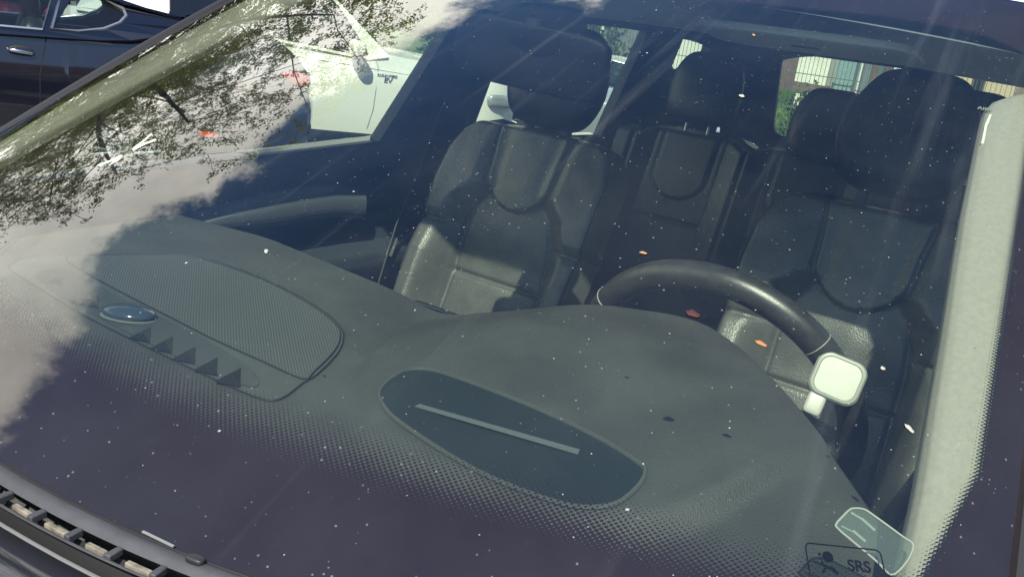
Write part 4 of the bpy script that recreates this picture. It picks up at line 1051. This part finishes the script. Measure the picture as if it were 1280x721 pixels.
def tree(loc, H_, crown_r, base_h, nleaf, label, seed, group='trees around the car park', lsz=.027):
    rnd = random.Random(seed); root = thing('broadleaf_tree', label, 'tree', loc, 0, group)
    g = MB(); tips = []
    cz = base_h+(H_-base_h)*.48; rz = (H_-base_h)*.55
    def inside(p): return (p.x/crown_r)**2+(p.y/crown_r)**2+((p.z-cz)/rz)**2 < 1.0+.12*noise.noise(p*1.3)
    def limb(p, d, L, r, lev):
        pts = [p.copy()]; rs = [r]; n = 6; dd = d.copy()
        for k in range(n):
            dd = (dd+Vector((rnd.uniform(-1, 1), rnd.uniform(-1, 1), rnd.uniform(-.5, .7)))*(.05+.06*lev)).normalized()
            q_ = pts[-1]+dd*L/n
            if lev > 0 and q_.z > base_h and not inside(q_): break
            pts.append(q_); rs.append(r*(1-.75*(k+1)/n))
            if lev < 4:
                cnt = (0 if k < 2 else 2) if lev == 0 else (1 if lev < 3 else 1)
                for _ in range(cnt):
                    ang = rnd.uniform(0, 6.28); sd_ = dd.orthogonal(); sd_ = Matrix.Rotation(ang, 3, dd) @ sd_
                    nd = (dd*rnd.uniform(.35, .9)+sd_*rnd.uniform(.6, 1.)+Vector((0, 0, .1))).normalized()
                    limb(pts[-1], nd, L*rnd.uniform(.48, .72) if lev else crown_r*rnd.uniform(.7, 1.05), rs[-1]*.62, lev+1)
        if len(pts) > 1: g.tube(pts, rs, 6 if lev < 2 else (4 if lev < 3 else 3), cap=False)
        if lev >= 3: tips.extend(pts[1:])
    limb(Vector((0, 0, -.1)), Vector((0, 0, 1)), base_h, .20, -1 if False else 0)
    # main leaders above the trunk
    for k in range(6):
        a = k*1.05+rnd.uniform(-.3, .3); limb(Vector((0, 0, base_h*rnd.uniform(.6, .95))), Vector((math.cos(a)*.75, math.sin(a)*.75, rnd.uniform(.6, 1.3))).normalized(), (H_-base_h)*rnd.uniform(.65, .95), .075, 1)
    tr_ = g.build('trunk', M['bark'], root)
    g = MB(); vs = []; fs = []
    for k in range(nleaf):
        p = rnd.choice(tips)+Vector((rnd.gauss(0, .045), rnd.gauss(0, .045), rnd.gauss(0, .045)))
        a = Vector((rnd.gauss(0, 1), rnd.gauss(0, 1), rnd.gauss(0, 1))).normalized(); b = a.orthogonal().normalized(); s_ = rnd.uniform(.6, 1.3)*lsz
        i = len(vs); vs += [p-a*s_, p+b*s_*.45, p+a*s_, p-b*s_*.45]; fs.append((i, i+1, i+2, i+3))
    g.add(vs, fs); g.build('crown', M['leaf'], root, smooth=False)
    return root
tree((-10.2, 4.9, 0), 8.9, 3.8, 2.6, 240000, 'tall spring tree behind the dark coupe, mirrored in the windscreen', 3)
tree((-12.2, 1.2, 0), 6.6, 2.3, 2.0, 70000, 'smaller spring tree whose branch tips are mirrored at the left of the glass', 11)

tree((-8.9, 8.2, 0), 9.2, 2.3, 3.0, 120000, 'slender spring tree past the white suv, mirrored at the top of the glass', 21)
def bush(loc, r_, n, label, seed, grp='bushes along the fence'):
    rnd = random.Random(seed); root = thing('bush', label, 'bush', loc, 0, grp); vs = []; fs = []
    blobs = [(rnd.uniform(-.6, .6)*r_[0], rnd.uniform(-.6, .6)*r_[1], rnd.uniform(.3, .8)*r_[2], rnd.uniform(.35, .6)) for _ in range(9)]
    for k in range(n):
        bx, by, bz, br_ = rnd.choice(blobs); d = Vector((rnd.gauss(0, 1), rnd.gauss(0, 1), rnd.gauss(0, 1))).normalized()*rnd.uniform(.6, 1.05)
        p = Vector((bx+d.x*br_*r_[0], by+d.y*br_*r_[1], max(.02, bz+d.z*br_*r_[2])))
        a = Vector((rnd.gauss(0, 1), rnd.gauss(0, 1), rnd.gauss(0, 1))).normalized(); b = a.orthogonal().normalized(); s_ = rnd.uniform(.03, .075)
        i = len(vs); vs += [p-a*s_, p+b*s_*.5, p+a*s_, p-b*s_*.5]; fs.append((i, i+1, i+2, i+3))
    g = MB(); g.add(vs, fs); g.build('foliage', M['bushleaf'], root, smooth=False)
    g = MB()
    for k in range(6): g.tube([(0, 0, 0), (rnd.uniform(-.3, .3), rnd.uniform(-.3, .3), r_[2]*.5), (rnd.uniform(-.6, .6)*r_[0], rnd.uniform(-.5, .5)*r_[1], r_[2]*.9)], [.02, .014, .005], 5)
    g.build('stems', M['bark'], root)
bush((-8.3, 15.6, 0), (1.3, .8, 2.4), 5000, 'tall green bush behind the fence, seen over the silver car', 1)
bush((-10.6, 15.2, 0), (1.4, .8, 2.1), 4000, 'broad bush at the far end of the fence', 2)
bush((-3.6, 15.3, 0), (.5, .4, 1.1), 1500, 'low bush under the pale shed panel', 5)
bush((-6.4, 14.9, 0), (.8, .4, 1.3), 2500, 'round bush at the foot of the white hut', 9)
# grass verge behind the fence
M['grass'] = leaf_mat('grass_blades', (.08, .16, .03), (.14, .22, .05))
g = MB(); g.grid(lambda u, v: (-16+24*u, 13.2+5.2*v, .01+1.13*ss(v, 0, .85)), 40, 14)
tag(g.build('verge', mat('verge_soil', (.07, .12, .03), .95, var=(3, .3))), kind='structure')
g = MB(); vs = []; fs = []; rnd = random.Random(4)
for k in range(24000):
    x = rnd.uniform(-9, 3); y = rnd.uniform(13.3, 18.3); z = .01+1.13*ss((y-13.2)/5.2, 0, .85)
    a = rnd.uniform(0, 6.28); h = rnd.uniform(.05, .14); dx, dy = math.cos(a)*.012, math.sin(a)*.012
    i = len(vs); vs += [(x-dx, y-dy, z), (x+dx, y+dy, z), (x+dy*3, y-dx*3, z+h)]; fs.append((i, i+1, i+2))
g.add(vs, fs); tag(g.build('grass', M['grass'], smooth=False), 'bright green grass on the bank behind the fence', 'grass', kind='stuff')
# mesh fence
fm = mat('fence_green', (.10, .15, .12), .5, .3)
fence = thing('mesh_fence', 'welded mesh fence panels in front of the grass bank', 'fence', (-5.0, 13.0, 0))
g = MB()
for k in range(240): g.box((-7.2+k*.06, 0, 1.05), (.006, .006, 2.1))
for z in (.25, .75, 1.05, 1.55, 2.05): g.box((0, .008, z), (14.4, .008, .012))
g.build('wire_mesh', fm, fence, smooth=False)
for k in range(6):
    g = MB(); g.box((-7.2+k*2.5, -.03, 1.1), (.06, .05, 2.2)); g.build('post', fm, fence, bevel=.004)
# gate pillar, wooden screen, signs and small buildings behind
def bxthing(name, label, cat, c, d, m, grp=None, extra=None):
    r0 = thing(name, label, cat, (c[0], c[1], c[2]-d[2]/2), 0, grp); g = MB(); g.box((0, 0, d[2]/2), d); g.build('body', m, r0, bevel=.01)
    return r0
teal = mat('teal_grey', (.20, .30, .30), .6, var=(4, .1)); pale = mat('pale_render', (.70, .70, .62), .8, var=(3, .06)); greyp = mat('grey_panel', (.16, .19, .20), .6, var=(5, .2)); brown = mat('brown_boards', (.10, .075, .055), .8, var=(5, .3))
gp = bxthing('gate_pillar', 'wide grey-green gate pillar behind the rear window', 'gate pillar', (-2.80, 13.6, 1.3), (.26, .2, 2.6), teal)
g = MB(); g.box((.20, -.05, 1.3), (.03, .03, 2.6)); g.build('bright_rail', pale, gp, smooth=False)
g = MB(); g.box((.29, -.02, 1.3), (.10, .08, 2.6)); g.build('side_post', greyp, gp, smooth=False)
ws_ = thing('wooden_screen', 'brown board screen right of the gate pillar', 'fence', (-1.95, 13.8, 0))
for k in range(11):
    g = MB(); g.box((-.42+k*.09, 0, 1.0), (.078, .02, 2.0)); g.build('board', brown, ws_, bevel=.003)
g = MB(); g.box((0, .03, 1.75), (1.1, .03, .08)); g.box((0, .03, .5), (1.1, .03, .08)); g.build('rail', brown, ws_, smooth=False)
sgn = thing('notice_board', 'white notice board with a dark emblem over the wooden screen', 'sign', (-2.02, 13.7, 1.86))
g = MB(); g.box((0, 0, .0), (.34, .02, .18)); g.build('panel', pale, sgn, bevel=.004)
g = MB(); 
for k in range(10): a = k*.628; g.box((.03+.05*math.cos(a), -.014, .05*math.sin(a)), (.022, .004, .03), Matrix.Rotation(-a, 3, 'Y'))
g.box((-.10, -.014, .02), (.05, .004, .012)); g.box((-.10, -.014, -.02), (.07, .004, .012)); g.build('emblem', M['black'], sgn, smooth=False)
wpst = bxthing('white_pole', 'thin white pole right of the notice board', 'pole', (-1.50, 13.75, 1.25), (.04, .04, 2.5), pale)
shed = thing('pale_shed', 'pale panelled shed standing above the grass bank', 'shed', (-3.95, 16.2, 1.0))
g = MB(); g.box((0, 0, .72), (.55, .8, .62)); g.build('wall', pale, shed, bevel=.01)
g = MB(); g.box((0, -.02, 1.05), (.62, .9, .04)); g.build('roof', greyp, shed, bevel=.01)
cab = thing('grey_cabinet', 'grey metal cabinet between the pale shed and the gate pillar', 'cabinet', (-3.35, 16.0, 1.0))
g = MB(); g.box((0, 0, .68), (.36, .35, .56)); g.build('body', greyp, cab, bevel=.01); g = MB(); g.box((0, -.18, .78), (.30, .01, .03)); g.build('handle', M['black'], cab)
for k in range(6):
    tb = thing('white_crate', '%s white crate in the row at the foot of the pale shed' % ['first', 'second', 'third', 'fourth', 'fifth', 'last'][k], 'crate', (-4.0+k*.155, 15.6, 1.02), 0, 'white crates in front of the shed')
    g = MB(); g.box((0, 0, .10+.03*(k % 2)), (.115, .2, .2+.05*(k % 2))); g.build('body', pale, tb, bevel=.005)
wp2 = bxthing('white_post', 'tall white post at the left edge of the rear window view', 'post', (-4.02, 14.1, 1.2), (.10, .1, 2.4), pale)
hut = thing('white_hut', 'white rendered hut behind the mesh fence, seen through the quarter window', 'hut', (-7.1, 16.8, 0))
g = MB(); g.box((0, 0, 1.5), (2.3, 2.0, 3.0)); g.build('wall', mat('white_render', (.72, .74, .66), .8), hut, bevel=.01)
g = MB(); g.box((0, 0, 3.06), (2.5, 2.2, .12)); g.build('roof', greyp, hut, bevel=.01)
g = MB(); g.box((-.6, -1.01, 1.0), (.85, .03, 2.0)); g.build('door', greyp, hut)
ho = thing('cream_garage', 'small cream gabled garage lit by the sun beyond the wooden screen', 'garage', (-3.15, 31, 0))
crm = mat('cream_wall', (.50, .40, .27), .85)
g = MB(); g.prism([(-.9, 0, 0), (.9, 0, 0), (.9, 0, 3.0), (0, 0, 3.7), (-.9, 0, 3.0)], (0, 4, 0)); g.build('wall', crm, ho, smooth=False)
g = MB(); g.prism([(-1.1, -.2, 2.86), (0, -.2, 3.76), (0, -.2, 3.9), (-1.1, -.2, 3.0)], (0, 4.4, 0)); g.prism([(1.1, -.2, 2.86), (0, -.2, 3.76), (0, -.2, 3.9), (1.1, -.2, 3.0)], (0, 4.4, 0)); g.build('roof', mat('roof_tiles', (.22, .09, .06), .85, var=(4, .3)), ho, smooth=False)
g = MB(); g.box((-.1, -.03, 1.9), (.35, .06, 1.5)); wn = g.build('window', brown, ho); g = MB(); g.box((-.1, -.07, 1.9), (.25, .03, 1.3)); g.build('pane', M['gloss_black'], wn)
bw_ = thing('boundary_wall', 'long dull brown boundary wall running behind the cream garage', 'wall', (-6, 36, 0))
g = MB(); g.box((0, 0, 1.9), (34, .3, 3.8)); g.build('wall', mat('dull_brick', (.13, .085, .07), .9, var=(1.5, .3)), bw_, smooth=False)
g = MB(); g.box((0, 0, 3.85), (34.2, .42, .12)); g.build('coping', greyp, bw_, smooth=False)
# far belt of trees closing the car park
def far_wood():
    rnd = random.Random(2); vs = []; fs = []
    for k in range(60000):
        a = rnd.uniform(R(-180), R(180)); rr_ = rnd.uniform(42, 52); h = (4.2+1.4*math.sin(a*9)+1.2*math.sin(a*23+1))*rnd.random()**.6
        p = Vector((math.sin(a)*rr_, math.cos(a)*rr_, h)); d = Vector((rnd.gauss(0, 1), rnd.gauss(0, 1), rnd.gauss(0, 1))).normalized(); b = d.orthogonal().normalized(); s_ = rnd.uniform(.25, .6)
        i = len(vs); vs += [p-d*s_, p+b*s_*.6, p+d*s_, p-b*s_*.6]; fs.append((i, i+1, i+2, i+3))
    g = MB(); g.add(vs, fs); return g.build('woodland', leaf_mat('wood_leaf', (.10, .135, .03), (.19, .22, .06)), smooth=False)
tag(far_wood(), 'far belt of green trees closing the car park', 'woodland', kind='stuff')

blk = thing('unseen_block', 'unseen brick block behind the camera, added to darken reflections in the car paint', 'building', (24, 6, 0))  # added out of view so the coupe's side mirrors less bright cloud
brick = mat('brick_wall', (.20, .10, .07), .9, var=(2, .25))
g = MB(); g.box((0, 0, 4.5), (10, 34, 9)); g.build('wall', brick, blk, smooth=False)
g = MB(); g.prism([(-5.3, -17.3, 9), (5.3, -17.3, 9), (0, -17.3, 11.5)], (0, 34.6, 0)); g.build('roof', mat('dark_tiles', (.06, .055, .055), .8), blk, smooth=False)
for k in range(9):
    for z in (1.6, 4.4, 7.2):
        g = MB(); g.box((-5.03, -14+k*3.5, z), (.08, 1.3, 1.4)); wn = g.build('window', pale, blk, smooth=False)
        g = MB(); g.box((-5.08, -14+k*3.5, z), (.04, 1.1, 1.2)); g.build('pane', M['gloss_black'], wn, smooth=False)
